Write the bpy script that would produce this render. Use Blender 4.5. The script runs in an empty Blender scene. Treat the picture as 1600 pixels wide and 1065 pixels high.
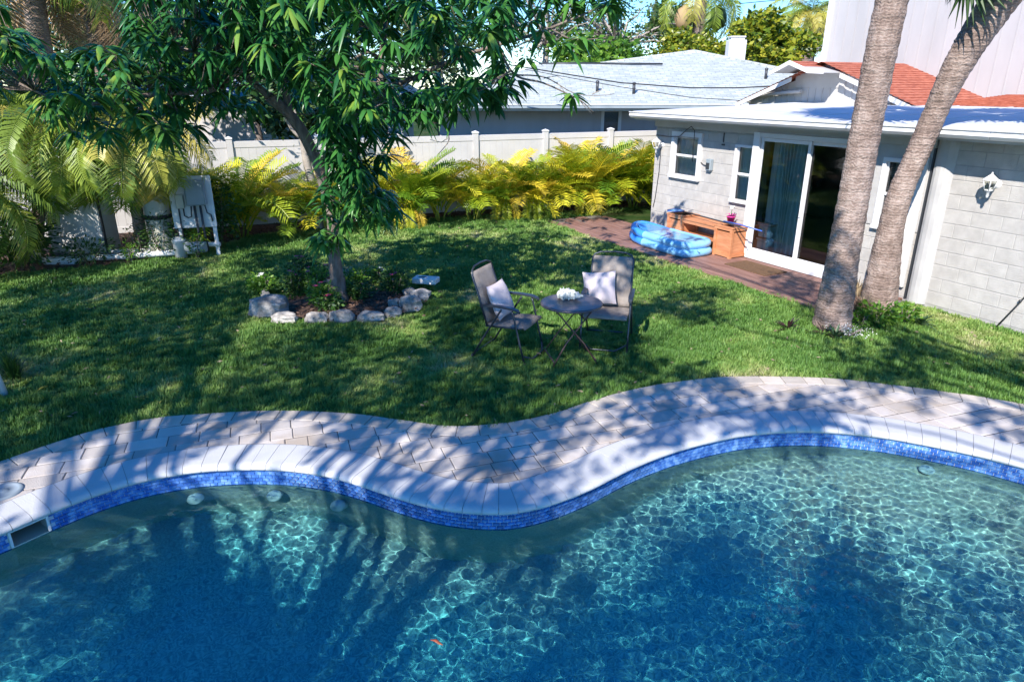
import bpy, math, random
import numpy as np
from mathutils import Vector, Matrix, noise
R = math.radians
random.seed(7); RS = np.random.RandomState(7)
S = bpy.context.scene
COL = S.collection
# ---------------------------------------------------------------- camera
CAMH, PITCH, FPX = 3.05, R(20.5), 1067.0
cd = bpy.data.cameras.new('camera'); cam = bpy.data.objects.new('camera', cd); COL.objects.link(cam)
cam.location = (0, 0, CAMH); cam.rotation_euler = (R(90) - PITCH, 0, 0)
cd.sensor_width = 36; cd.lens = 36 * FPX / 1600; cd.clip_start = 0.05; cd.clip_end = 2000
S.camera = cam
# ---------------------------------------------------------------- sky and sun
SUN_EL, SUN_PHI = R(38.5), R(26)
SUN = Vector((-math.sin(SUN_PHI) * math.cos(SUN_EL), -math.cos(SUN_PHI) * math.cos(SUN_EL), math.sin(SUN_EL)))
W = bpy.data.worlds.new('World'); S.world = W; W.use_nodes = True
wn = W.node_tree
sky = wn.nodes.new('ShaderNodeTexSky'); sky.sky_type = 'NISHITA'; sky.sun_disc = False
sky.sun_elevation = SUN_EL; sky.sun_rotation = math.atan2(SUN.x, SUN.y) % (2 * math.pi)
sky.air_density = 1.0; sky.dust_density = 0.0; sky.ozone_density = 4.0
hsv = wn.nodes.new('ShaderNodeHueSaturation'); hsv.inputs['Saturation'].default_value = 1.35
wn.links.new(sky.outputs[0], hsv.inputs['Color']); tint = wn.nodes.new('ShaderNodeMix'); tint.data_type = 'RGBA'; tint.blend_type = 'MULTIPLY'; tint.inputs[0].default_value = 1; tint.inputs[7].default_value = (.76, .90, 1.1, 1)
wn.links.new(hsv.outputs[0], tint.inputs[6]); wn.links.new(tint.outputs[2], wn.nodes['Background'].inputs[0])
wn.nodes['Background'].inputs[1].default_value = 0.145
sl = bpy.data.lights.new('sun', 'SUN'); sl.energy = 5.0; sl.angle = R(0.5); sl.color = (1, .94, .85)
so = bpy.data.objects.new('sun', sl); COL.objects.link(so)
so.rotation_euler = SUN.to_track_quat('Z', 'Y').to_euler(); so.location = SUN * 30
sl.cycles.is_caustics_light = True
S.view_settings.view_transform = 'Standard'; S.view_settings.look = 'None'
S.view_settings.exposure = 0.78; S.view_settings.gamma = 1
S.cycles.use_denoising = True
S.cycles.caustics_refractive = True; S.cycles.caustics_reflective = False
S.cycles.max_bounces = 8; S.cycles.transparent_max_bounces = 12
S.cycles.sample_clamp_indirect = 6
# ---------------------------------------------------------------- measuring helpers (photo pixel -> place in the yard)
def ray(px, py):
    dx = (px - 800) / FPX; dy = (py - 532) / FPX
    return dx, math.cos(PITCH) - dy * math.sin(PITCH), -(math.sin(PITCH) + dy * math.cos(PITCH))
def G(px, py, z=0.0):
    r = ray(px, py); t = (z - CAMH) / r[2]
    return (r[0] * t, r[1] * t)
def at(px, py, Y):
    r = ray(px, py); t = Y / r[1]
    return Vector((r[0] * t, Y, CAMH + r[2] * t))
def proj(X, Y, Z):
    d = CAMH - Z; dep = Y * math.cos(PITCH) + d * math.sin(PITCH)
    if dep < .2: return None
    return (800 + FPX * X / dep, 532 + FPX * (-Y * math.sin(PITCH) + d * math.cos(PITCH)) / dep)
# ---------------------------------------------------------------- materials
def lk(nt, a, b): nt.links.new(a, b)
def pm(name, c1, c2=None, scale=6, rough=.7, bump=0, bscale=40, c3=None, obj_var=0, metal=0, spec=.5, stretch=None, detail=6, coat=0, trans=0, lo=.35, hi=.65):
    m = bpy.data.materials.new(name); m.use_nodes = True; nt = m.node_tree; n = nt.nodes
    b = n['Principled BSDF']; b.inputs['Roughness'].default_value = rough; b.inputs['Metallic'].default_value = metal
    b.inputs['Specular IOR Level'].default_value = spec; b.inputs['Coat Weight'].default_value = coat
    tc = n.new('ShaderNodeTexCoord'); vec = tc.outputs['Object']
    if stretch:
        mp = n.new('ShaderNodeMapping'); mp.inputs['Scale'].default_value = stretch; lk(nt, vec, mp.inputs[0]); vec = mp.outputs[0]
    col = None
    if c2 is not None:
        nz = n.new('ShaderNodeTexNoise'); nz.inputs['Scale'].default_value = scale; nz.inputs['Detail'].default_value = detail
        nz.inputs['Roughness'].default_value = .6
        lk(nt, vec, nz.inputs['Vector'])
        cr = n.new('ShaderNodeValToRGB'); lk(nt, nz.outputs[0], cr.inputs[0])
        cr.color_ramp.elements[0].position = lo; cr.color_ramp.elements[0].color = (*c1, 1)
        cr.color_ramp.elements[1].position = hi; cr.color_ramp.elements[1].color = (*c2, 1)
        if c3:
            e = cr.color_ramp.elements.new((lo + hi) / 2); e.color = (*c3, 1)
        col = cr.outputs[0]
    if obj_var:
        oi = n.new('ShaderNodeObjectInfo'); hs = n.new('ShaderNodeHueSaturation')
        mr = n.new('ShaderNodeMapRange'); mr.inputs[3].default_value = 1 - obj_var; mr.inputs[4].default_value = 1 + obj_var
        lk(nt, oi.outputs['Random'], mr.inputs[0]); lk(nt, mr.outputs[0], hs.inputs['Value'])
        if col: lk(nt, col, hs.inputs['Color'])
        else: hs.inputs['Color'].default_value = (*c1, 1)
        col = hs.outputs[0]
    if col: lk(nt, col, b.inputs['Base Color'])
    else: b.inputs['Base Color'].default_value = (*c1, 1)
    if bump:
        nz2 = n.new('ShaderNodeTexNoise'); nz2.inputs['Scale'].default_value = bscale; nz2.inputs['Detail'].default_value = 5
        lk(nt, vec, nz2.inputs['Vector'])
        bp = n.new('ShaderNodeBump'); bp.inputs['Strength'].default_value = bump; bp.inputs['Distance'].default_value = .02
        lk(nt, nz2.outputs[0], bp.inputs['Height']); lk(nt, bp.outputs[0], b.inputs['Normal'])
    if trans:
        out = n['Material Output']; tr = n.new('ShaderNodeBsdfTranslucent'); mx = n.new('ShaderNodeMixShader'); mx.inputs[0].default_value = trans
        if col: lk(nt, col, tr.inputs[0])
        else: tr.inputs[0].default_value = (*c1, 1)
        lk(nt, b.outputs[0], mx.inputs[1]); lk(nt, tr.outputs[0], mx.inputs[2]); lk(nt, mx.outputs[0], out.inputs[0])
    return m
def leafmat(name, cols, scale=1.2, rough=.45, trans=.3, attr=True):
    """colour picked per leaf from the 'tone' attribute, shifted by slow noise"""
    m = bpy.data.materials.new(name); m.use_nodes = True; nt = m.node_tree; n = nt.nodes
    b = n['Principled BSDF']; b.inputs['Roughness'].default_value = rough
    cr = n.new('ShaderNodeValToRGB'); cr.color_ramp.interpolation = 'LINEAR'
    els = cr.color_ramp.elements
    for i, c in enumerate(cols):
        p = i / (len(cols) - 1)
        if i == 0: e = els[0]; e.position = 0
        elif i == len(cols) - 1: e = els[-1]; e.position = 1
        else: e = els.new(p)
        e.color = (*c, 1)
    if attr:
        a = n.new('ShaderNodeAttribute'); a.attribute_name = 'tone'; fac = a.outputs['Fac']
    else:
        a = n.new('ShaderNodeObjectInfo'); fac = a.outputs['Random']
    tc = n.new('ShaderNodeTexCoord'); nz = n.new('ShaderNodeTexNoise'); nz.inputs['Scale'].default_value = scale
    lk(nt, tc.outputs['Object'], nz.inputs['Vector'])
    ma = n.new('ShaderNodeMath'); ma.operation = 'MULTIPLY_ADD'; ma.inputs[1].default_value = .5
    lk(nt, nz.outputs[0], ma.inputs[0])
    m2 = n.new('ShaderNodeMath'); m2.operation = 'SUBTRACT'; m2.inputs[1].default_value = .25
    lk(nt, fac, m2.inputs[0]); lk(nt, m2.outputs[0], ma.inputs[2])
    lk(nt, ma.outputs[0], cr.inputs[0])
    lk(nt, cr.outputs[0], b.inputs['Base Color'])
    tr = n.new('ShaderNodeBsdfTranslucent'); mx = n.new('ShaderNodeMixShader'); mx.inputs[0].default_value = trans
    lk(nt, cr.outputs[0], tr.inputs[0]); lk(nt, b.outputs[0], mx.inputs[1]); lk(nt, tr.outputs[0], mx.inputs[2])
    lk(nt, mx.outputs[0], n['Material Output'].inputs[0])
    return m
# ---------------------------------------------------------------- geometry helpers
class MB:
    def __init__(s): s.v = []; s.f = []; s.sm = []
    def add(s, vs, fs, M=None, smooth=False):
        o = len(s.v)
        for v in vs:
            v = Vector(v)
            s.v.append(tuple(M @ v) if M else tuple(v))
        for f in fs: s.f.append(tuple(i + o for i in f)); s.sm.append(smooth)
        return s
    def box(s, c, d, rz=0, M=None, ch=0):
        x, y, z = d[0] / 2, d[1] / 2, d[2] / 2
        T = Matrix.Translation(c) @ Matrix.Rotation(rz, 4, 'Z')
        if M: T = M @ T
        if ch <= 0:
            vs = [(-x, -y, -z), (x, -y, -z), (x, y, -z), (-x, y, -z), (-x, -y, z), (x, -y, z), (x, y, z), (-x, y, z)]
            fs = [(0, 3, 2, 1), (4, 5, 6, 7), (0, 1, 5, 4), (1, 2, 6, 5), (2, 3, 7, 6), (3, 0, 4, 7)]
        else:
            ch = min(ch, x * .45, y * .45, z * .45)
            vs = []
            for sx in (-1, 1):
                for sy in (-1, 1):
                    for sz in (-1, 1):
                        vs += [(sx * (x - ch), sy * (y - ch), sz * z), (sx * (x - ch), sy * y, sz * (z - ch)), (sx * x, sy * (y - ch), sz * (z - ch))]
            I = lambda a, b, c, k: ((a * 2 + b) * 2 + c) * 3 + k
            fs = [(I(0,0,0,0), I(0,1,0,0), I(1,1,0,0), I(1,0,0,0)), (I(0,0,1,0), I(1,0,1,0), I(1,1,1,0), I(0,1,1,0)),
                  (I(0,0,0,1), I(1,0,0,1), I(1,0,1,1), I(0,0,1,1)), (I(0,1,0,1), I(0,1,1,1), I(1,1,1,1), I(1,1,0,1)),
                  (I(0,0,0,2), I(0,0,1,2), I(0,1,1,2), I(0,1,0,2)), (I(1,0,0,2), I(1,1,0,2), I(1,1,1,2), I(1,0,1,2))]
            for b in (0, 1):
                for c in (0, 1): pass
            for a in (0, 1):
                for c in (0, 1): fs.append((I(a,0,c,0), I(a,0,c,2), I(a,1,c,2), I(a,1,c,0)))
            for b in (0, 1):
                for c in (0, 1): fs.append((I(0,b,c,0), I(0,b,c,1), I(1,b,c,1), I(1,b,c,0)))
            for a in (0, 1):
                for b in (0, 1): fs.append((I(a,b,0,1), I(a,b,0,2), I(a,b,1,2), I(a,b,1,1)))
            for a in (0, 1):
                for b in (0, 1):
                    for c in (0, 1): fs.append((I(a,b,c,0), I(a,b,c,1), I(a,b,c,2)))
        return s.add(vs, fs, T)
    def tube(s, pts, rad, n=8, cap=True, smooth=True, flat=1.0):
        pts = [Vector(p) for p in pts]; k = len(pts)
        if not hasattr(rad, '__len__'): rad = [rad] * k
        o = len(s.v); up = Vector((0, 0, 1)); prev = None
        for i, p in enumerate(pts):
            t = (pts[min(i + 1, k - 1)] - pts[max(i - 1, 0)])
            if t.length < 1e-9: t = Vector((0, 0, 1))
            t.normalize()
            a = prev if prev else (up.cross(t) if abs(t.z) < .95 else Vector((1, 0, 0)))
            a = (a - t * a.dot(t)).normalized(); prev = a; b = t.cross(a)
            for j in range(n):
                g = 2 * math.pi * j / n
                s.v.append(tuple(p + (a * math.cos(g) + b * math.sin(g) * flat) * rad[i]))
        for i in range(k - 1):
            for j in range(n):
                s.f.append((o + i * n + j, o + i * n + (j + 1) % n, o + (i + 1) * n + (j + 1) % n, o + (i + 1) * n + j)); s.sm.append(smooth)
        if cap:
            s.f.append(tuple(o + j for j in range(n))[::-1]); s.sm.append(False)
            s.f.append(tuple(o + (k - 1) * n + j for j in range(n))); s.sm.append(False)
        return s
    def lathe(s, prof, n=20, M=None, smooth=True):
        vs = []; fs = []
        for r, z in prof:
            for j in range(n):
                g = 2 * math.pi * j / n; vs.append((r * math.cos(g), r * math.sin(g), z))
        for i in range(len(prof) - 1):
            for j in range(n): fs.append((i * n + j, i * n + (j + 1) % n, (i + 1) * n + (j + 1) % n, (i + 1) * n + j))
        return s.add(vs, fs, M, smooth)
    def prism(s, poly, z0, z1, M=None, inset=0):
        """poly: list of (x,y), ccw"""
        n = len(poly); vs = [(x, y, z0) for x, y in poly]
        if inset:
            cx = sum(p[0] for p in poly) / n; cy = sum(p[1] for p in poly) / n
            vs += [(x, y, z1 - inset) for x, y in poly]
            ins = []
            for x, y in poly:
                d = math.hypot(x - cx, y - cy) or 1; k = max(0, 1 - inset * 1.3 / d); ins.append((cx + (x - cx) * k, cy + (y - cy) * k, z1))
            vs += ins; L = 3
        else:
            vs += [(x, y, z1) for x, y in poly]; L = 2
        fs = []
        for l in range(L - 1):
            for i in range(n): fs.append((l * n + i, l * n + (i + 1) % n, (l + 1) * n + (i + 1) % n, (l + 1) * n + i))
        fs.append(tuple((L - 1) * n + i for i in range(n))); fs.append(tuple(range(n))[::-1])
        return s.add(vs, fs, M)
    def build(s, name, mat, parent=None, loc=None, rz=0, kind=None):
        m = bpy.data.meshes.new(name); m.from_pydata(s.v, [], s.f)
        if any(s.sm): m.polygons.foreach_set('use_smooth', s.sm)
        m.update()
        return mkobj(name, m, mat, parent, loc, rz, kind)
def mkobj(name, mesh, mat=None, parent=None, loc=None, rz=0, kind=None):
    o = bpy.data.objects.new(name, mesh); COL.objects.link(o)
    if mat and len(mesh.materials) == 0: mesh.materials.append(mat)
    if parent: o.parent = parent
    if loc: o.location = loc
    if rz: o.rotation_euler = (0, 0, rz)
    if kind: o['kind'] = kind
    return o
def npmesh(name, V, F, mat, parent=None, tone=None, kind=None, smooth=False):
    """V (n,3), F (m,k) arrays, tone per vertex"""
    m = bpy.data.meshes.new(name); V = np.asarray(V, dtype=np.float32); F = np.asarray(F, dtype=np.int32)
    k = F.shape[1]
    m.vertices.add(len(V)); m.vertices.foreach_set('co', V.ravel())
    m.loops.add(F.size); m.loops.foreach_set('vertex_index', F.ravel())
    m.polygons.add(len(F)); m.polygons.foreach_set('loop_start', np.arange(0, F.size, k, dtype=np.int32))
    m.polygons.foreach_set('loop_total', np.full(len(F), k, dtype=np.int32))
    if smooth: m.polygons.foreach_set('use_smooth', np.ones(len(F), dtype=bool))
    if tone is not None:
        a = m.attributes.new('tone', 'FLOAT', 'POINT'); a.data.foreach_set('value', np.asarray(tone, dtype=np.float32))
    m.update(calc_edges=True)
    return mkobj(name, m, mat, parent, kind=kind)
def thing(name, label, cat, loc=(0, 0, 0), rz=0, group=None):
    o = bpy.data.objects.new(name, None); COL.objects.link(o); o.location = loc; o.rotation_euler = (0, 0, rz)
    o.empty_display_size = .1
    o['label'] = label; o['category'] = cat
    if group: o['group'] = group
    return o
def tag(o, label, cat, group=None):
    o['label'] = label; o['category'] = cat
    if group: o['group'] = group
    return o
def copy_tree(o, parent=None):
    c = o.copy(); COL.objects.link(c); c.parent = parent
    for ch in list(o.children): copy_tree(ch, c)
    return c
def catmull(pts, per=14):
    P = [Vector((p[0], p[1], 0)) for p in pts]; P = [P[0] * 2 - P[1]] + P + [P[-1] * 2 - P[-2]]; out = []
    for i in range(1, len(P) - 2):
        for j in range(per):
            t = j / per; a, b, c, d = P[i - 1], P[i], P[i + 1], P[i + 2]
            out.append(.5 * ((2 * b) + (c - a) * t + (2 * a - 5 * b + 4 * c - d) * t * t + (3 * b - a - 3 * c + d) * t ** 3))
    out.append(P[-2]); return out
def resample(pts, step):
    out = [pts[0]]; acc = 0; 
    for a, b in zip(pts, pts[1:]):
        L = (b - a).length
        while acc + L >= step:
            k = (step - acc) / L; a = a.lerp(b, k); out.append(a); L = (b - a).length; acc = 0
        acc += L
    return out
def offset(pts, d):
    out = []
    for i, p in enumerate(pts):
        t = (pts[min(i + 1, len(pts) - 1)] - pts[max(i - 1, 0)]).normalized()
        out.append(p + Vector((-t.y, t.x, 0)) * d)
    return out
def whorls(centers, n_leaf, length, width, droop, seed, spread=1.0, up=.15, segs=3, tone_c=None, radial=.02, aim=None):
    """drooping leaves in whorls. returns V,F,tone as arrays; every leaf 2*(segs) quads folded on its midrib"""
    rs = np.random.RandomState(seed); C = np.asarray(centers, dtype=float); N = len(C) * n_leaf
    c = np.repeat(C, n_leaf, 0); az = rs.rand(N) * 2 * np.pi; L = length * (.65 + .6 * rs.rand(N)); Wd = width * (.75 + .5 * rs.rand(N))
    el = up + (rs.rand(N) - .5) * 1.1 * spread
    d = np.stack([np.cos(az) * np.cos(el), np.sin(az) * np.cos(el), np.sin(el)], 1)
    side = np.stack([-np.sin(az), np.cos(az), np.zeros(N)], 1)
    roll = (rs.rand(N) - .5) * 1.0
    upv = np.cross(d, side); side2 = side * np.cos(roll)[:, None] + upv * np.sin(roll)[:, None]; up2 = np.cross(side2, d)
    dr = droop * (.6 + .8 * rs.rand(N))
    ts = np.linspace(0, 1, segs + 1); prof = np.sin(np.pi * np.clip(ts, .03, 1) ** .85) ** .8; prof[0] = .12; prof[-1] = .03
    P = []
    for t, w in zip(ts, prof):
        p = c + d * (radial + L * t)[:, None] * 1.0
        p = p + np.array([0, 0, -1.]) * (dr * L * t ** 1.8)[:, None]
        fold = up2 * (Wd * w * .28)[:, None]
        P += [p - side2 * (Wd * w * .5)[:, None] + fold, p, p + side2 * (Wd * w * .5)[:, None] + fold]
    K = len(P); V = np.stack(P, 1).reshape(-1, 3)
    base = (np.arange(N) * K)[:, None]; F = []
    for i in range(segs):
        a = i * 3
        F += [base + np.array([a, a + 1, a + 4, a + 3]), base + np.array([a + 1, a + 2, a + 5, a + 4])]
    F = np.stack(F, 1).reshape(-1, 4)
    tn = rs.rand(N) if tone_c is None else np.clip(np.repeat(tone_c, n_leaf) + (rs.rand(N) - .5) * .35, 0, 1)
    return V, F, np.repeat(tn, K), K, 2 * segs
def cards(centers, size, seed, aspect=.5, flatness=.6, tone_c=None):
    """small pointed leaves, one folded quad each, spread at the given centres"""
    rs = np.random.RandomState(seed); C = np.asarray(centers, dtype=float); N = len(C)
    d = rs.randn(N, 3); d[:, 2] *= flatness; d /= np.linalg.norm(d, axis=1)[:, None]
    u = rs.randn(N, 3); s = np.cross(d, u); s /= np.linalg.norm(s, axis=1)[:, None]
    L = (size * (.6 + .8 * rs.rand(N)))[:, None]
    a = C; b = C + d * L * .45 + s * L * aspect * .5; e = C + d * L; g = C + d * L * .45 - s * L * aspect * .5
    V = np.stack([a, b, e, g], 1).reshape(-1, 3); F = np.arange(N * 4).reshape(-1, 4)
    tn = rs.rand(N) if tone_c is None else np.clip(tone_c + (rs.rand(N) - .5) * .5, 0, 1)
    return V, F, np.repeat(tn, 4)
# ================================================================ MATERIALS
M = {}
M['soil'] = pm('soil', (.045, .035, .022), (.10, .085, .05), scale=3, rough=1, bump=.6, bscale=60, c3=(.06, .055, .025))
M['mulch'] = pm('mulch', (.05, .028, .02), (.17, .10, .07), scale=14, rough=1, bump=1, bscale=50)
M['chip'] = pm('chip', (.20, .12, .085), obj_var=0, c2=(.07, .04, .03), scale=5, rough=.95)
M['paver'] = pm('paver', (.44, .37, .31), (.60, .545, .50), scale=1.7, rough=.85, bump=.4, bscale=90, c3=(.52, .47, .44), obj_var=.17, spec=.3)
M['border_paver'] = pm('border_paver', (.45, .395, .34), (.58, .51, .44), scale=4, rough=.85, bump=.35, bscale=120, obj_var=.12, spec=.3)
M['joint'] = pm('joint', (.12, .105, .10), (.20, .18, .165), scale=30, rough=1)
M['coping'] = pm('coping', (.40, .41, .44), (.60, .59, .59), scale=1.3, rough=.75, bump=.3, bscale=90, c3=(.53, .53, .545), obj_var=.04, spec=.25, lo=.2, hi=.8)
M['cjoint'] = pm('cjoint', (.22, .21, .21), rough=.95)
M['grout'] = pm('grout', (.58, .62, .72), rough=.8)
M['tile'] = pm('tile', (.03, .09, .32), (.15, .28, .52), scale=16, rough=.15, obj_var=.35, c3=(.06, .16, .42), detail=1, spec=.6)
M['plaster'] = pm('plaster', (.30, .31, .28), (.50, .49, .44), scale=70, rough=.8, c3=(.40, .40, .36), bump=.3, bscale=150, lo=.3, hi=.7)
def water_depth_tint(m):  # light absorbed by the water, painted into the plaster: bluer with depth
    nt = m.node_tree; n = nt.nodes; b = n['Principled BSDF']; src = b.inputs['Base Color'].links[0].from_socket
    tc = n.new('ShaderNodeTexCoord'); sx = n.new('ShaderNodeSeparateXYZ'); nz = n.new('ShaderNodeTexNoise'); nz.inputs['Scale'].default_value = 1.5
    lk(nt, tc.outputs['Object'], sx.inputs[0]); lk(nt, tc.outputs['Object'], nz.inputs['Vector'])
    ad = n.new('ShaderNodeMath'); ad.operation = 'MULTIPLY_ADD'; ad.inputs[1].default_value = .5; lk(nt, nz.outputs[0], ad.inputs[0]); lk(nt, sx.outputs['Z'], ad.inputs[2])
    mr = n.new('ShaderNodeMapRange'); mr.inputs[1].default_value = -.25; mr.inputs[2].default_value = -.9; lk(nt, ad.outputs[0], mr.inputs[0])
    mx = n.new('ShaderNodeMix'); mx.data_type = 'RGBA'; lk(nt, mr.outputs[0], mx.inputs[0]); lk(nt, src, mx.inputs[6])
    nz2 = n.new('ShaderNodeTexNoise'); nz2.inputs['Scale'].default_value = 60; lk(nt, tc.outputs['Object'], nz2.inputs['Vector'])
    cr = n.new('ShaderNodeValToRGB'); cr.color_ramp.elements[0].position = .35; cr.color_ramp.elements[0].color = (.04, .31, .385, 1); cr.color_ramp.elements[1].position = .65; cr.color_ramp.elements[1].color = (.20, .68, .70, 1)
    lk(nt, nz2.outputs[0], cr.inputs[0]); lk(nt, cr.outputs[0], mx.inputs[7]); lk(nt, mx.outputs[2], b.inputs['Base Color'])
water_depth_tint(M['plaster'])
M['white'] = pm('white', (.66, .66, .68), (.72, .72, .73), scale=3, rough=.5)
M['offwhite'] = pm('offwhite', (.66, .64, .62), (.74, .72, .70), scale=2.5, rough=.6, bump=.1, bscale=30)
M['vinyl'] = pm('vinyl', (.50, .485, .475), (.57, .55, .54), scale=1.5, rough=.45)
M['block'] = pm('block', (.41, .39, .375), (.50, .48, .46), scale=5, rough=.85, bump=.5, bscale=70, obj_var=.035, spec=.25)
M['mortar'] = pm('mortar', (.34, .33, .325), (.42, .41, .40), scale=8, rough=.9)
M['stucco'] = pm('stucco', (.43, .42, .42), (.50, .49, .485), scale=3, rough=.9, bump=.5, bscale=110)
M['siding'] = pm('siding', (.44, .43, .42), (.52, .51, .50), scale=1.6, rough=.75, stretch=(1, 1, .25), bump=.1, bscale=30)
M['tower'] = pm('tower', (.39, .385, .39), (.46, .45, .455), scale=1.2, rough=.7, stretch=(1, 1, .3))
M['membrane'] = pm('membrane', (.54, .56, .60), (.66, .67, .69), scale=1.7, rough=.75, bump=.3, bscale=12, stretch=(.3, 1.5, 1))
M['redshingle'] = pm('redshingle', (.30, .075, .045), (.50, .17, .11), scale=9, rough=.9, bump=.5, bscale=80, c3=(.40, .12, .07), stretch=(1, .6, 3))
M['paleshingle'] = pm('paleshingle', (.36, .40, .40), (.55, .58, .57), scale=3.5, rough=.9, c3=(.45, .49, .485), bump=.4, bscale=60, stretch=(1.2, 4, 4))
M['darkmetal'] = pm('darkmetal', (.05, .055, .065), rough=.45, metal=.3)
M['chairmetal'] = pm('chairmetal', (.05, .06, .075), rough=.35, metal=.5, spec=.6)
M['rustmetal'] = pm('rustmetal', (.10, .055, .045), (.17, .10, .08), scale=20, rough=.5, metal=.3)
M['tabletop'] = pm('tabletop', (.085, .07, .075), (.15, .12, .12), scale=4, rough=.32, stretch=(1, 6, 1), bump=.1, bscale=40)
M['sling'] = pm('sling', (.27, .23, .205), (.35, .305, .275), scale=9, rough=.95, bump=.5, bscale=300, spec=.1)
M['pillow'] = pm('pillow', (.56, .49, .52), (.64, .57, .59), scale=8, rough=.95, bump=.35, bscale=260, spec=.1)
M['planter'] = pm('planter', (.46, .17, .07), (.62, .27, .13), scale=3, rough=.55, stretch=(1, 1, 6), bump=.15, bscale=30)
M['toyblue'] = pm('toyblue', (.04, .25, .72), (.07, .33, .8), scale=2, rough=.25, spec=.6, bump=.12, bscale=9, coat=.3)
M['toylight'] = pm('toylight', (.20, .52, .85), (.27, .6, .88), scale=2, rough=.28, spec=.6, bump=.15, bscale=7, coat=.3)
M['patio'] = pm('patio', (.22, .105, .08), (.34, .185, .15), scale=3, rough=.6, stretch=(.5, 4, 1), bump=.25, bscale=50, c3=(.25, .14, .115), obj_var=.1)
M['mat'] = pm('mat', (.13, .07, .035), (.22, .12, .06), scale=30, rough=1, bump=.8, bscale=250)
M['bark'] = pm('bark', (.13, .10, .085), (.27, .22, .19), scale=7, rough=.95, bump=.9, bscale=26, stretch=(2, 2, .6))
M['palebark'] = pm('palebark', (.27, .235, .21), (.42, .37, .33), scale=6, rough=.9, bump=.5, bscale=25)
M['palmbark'] = pm('palmbark', (.13, .09, .075), (.50, .40, .36), scale=3.2, rough=.95, bump=1, bscale=16, stretch=(2.2, 2.2, 11), c3=(.33, .255, .225), lo=.3, hi=.68, detail=9)
M['pvc'] = pm('pvc', (.66, .67, .68), (.74, .74, .74), scale=4, rough=.35)
M['rock'] = pm('rock', (.17, .155, .145), (.50, .465, .435), scale=5, rough=.95, bump=1, bscale=22, c3=(.35, .325, .30), obj_var=.18)
M['boxgrey'] = pm('boxgrey', (.22, .27, .31), (.28, .33, .37), scale=3, rough=.5)
M['boxbeige'] = pm('boxbeige', (.48, .47, .40), rough=.5)
M['black'] = pm('black', (.015, .015, .018), rough=.5)
M['inside'] = pm('inside', (.68, .67, .66), (.74, .73, .72), scale=2, rough=.9)
M['floorin'] = pm('floorin', (.34, .28, .24), (.42, .36, .31), scale=3, rough=.4)
M['curtain'] = pm('curtain', (.38, .56, .60), (.48, .65, .69), scale=5, rough=.9)
M['bin'] = pm('bin', (.50, .66, .70), rough=.3)
M['blind'] = pm('blind', (.78, .79, .82), rough=.6)
M['shell'] = pm('shell', (.50, .53, .48), (.74, .74, .68), scale=18, rough=.5, bump=.6, bscale=60)
M['pink'] = pm('pink', (.55, .03, .25), rough=.4)
M['netblue'] = pm('netblue', (.16, .42, .62), rough=.5)
M['poleblue'] = pm('poleblue', (.04, .12, .5), rough=.3)
def palm_bark():
    m = bpy.data.materials.new('ringed_palm_bark'); m.use_nodes = True; nt = m.node_tree; n = nt.nodes; b = n['Principled BSDF']; b.inputs['Roughness'].default_value = .95; b.inputs['Specular IOR Level'].default_value = .2
    tc = n.new('ShaderNodeTexCoord')
    def noi(sc, st, det=6):
        mp = n.new('ShaderNodeMapping'); mp.inputs['Scale'].default_value = st; lk(nt, tc.outputs['Object'], mp.inputs[0]); q = n.new('ShaderNodeTexNoise'); q.inputs['Scale'].default_value = sc; q.inputs['Detail'].default_value = det; q.inputs['Roughness'].default_value = .65; lk(nt, mp.outputs[0], q.inputs['Vector']); return q.outputs[0]
    wv = n.new('ShaderNodeTexWave'); wv.bands_direction = 'Z'; wv.inputs['Scale'].default_value = 7.5; wv.inputs['Distortion'].default_value = 8; wv.inputs['Detail'].default_value = 4; wv.inputs['Detail Scale'].default_value = 2.2; lk(nt, tc.outputs['Object'], wv.inputs['Vector'])
    a1 = noi(3, (1, 1, 1)); a2 = noi(14, (1, 1, .35)); a3 = noi(30, (1, 1, 1.6))
    def mix(a, b_, f):
        x = n.new('ShaderNodeMix'); x.data_type = 'FLOAT'; x.inputs[0].default_value = f; lk(nt, a, x.inputs[2]); lk(nt, b_, x.inputs[3]); return x.outputs[0]
    h = mix(mix(a2, a3, .5), wv.outputs['Fac'], .11); c = mix(h, a1, .45)
    cr = n.new('ShaderNodeValToRGB'); e = cr.color_ramp.elements; e[0].position = .34; e[0].color = (.085, .06, .05, 1); e[1].position = .66; e[1].color = (.52, .42, .375, 1); k = e.new(.48); k.color = (.26, .19, .16, 1)
    lk(nt, c, cr.inputs[0]); lk(nt, cr.outputs[0], b.inputs['Base Color'])
    bp = n.new('ShaderNodeBump'); bp.inputs['Strength'].default_value = 1; bp.inputs['Distance'].default_value = .035; lk(nt, h, bp.inputs['Height']); lk(nt, bp.outputs[0], b.inputs['Normal']); return m
M['palmbark'] = palm_bark()
def shingles(m):
    nt = m.node_tree; n = nt.nodes; b = n['Principled BSDF']; src = b.inputs['Base Color'].links[0].from_socket; tc = n.new('ShaderNodeTexCoord')
    br = n.new('ShaderNodeTexBrick'); br.inputs['Scale'].default_value = 1; br.inputs['Brick Width'].default_value = .33; br.inputs['Row Height'].default_value = .16; br.inputs['Mortar Size'].default_value = .012; br.inputs['Color1'].default_value = (.72, .74, .74, 1); br.inputs['Color2'].default_value = (1, 1, 1, 1); br.inputs['Mortar'].default_value = (.5, .52, .53, 1)
    lk(nt, tc.outputs['Object'], br.inputs['Vector']); mx = n.new('ShaderNodeMix'); mx.data_type = 'RGBA'; mx.blend_type = 'MULTIPLY'; mx.inputs[0].default_value = .8; lk(nt, src, mx.inputs[6]); lk(nt, br.outputs[0], mx.inputs[7]); lk(nt, mx.outputs[2], b.inputs['Base Color'])
shingles(M['paleshingle'])
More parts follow.
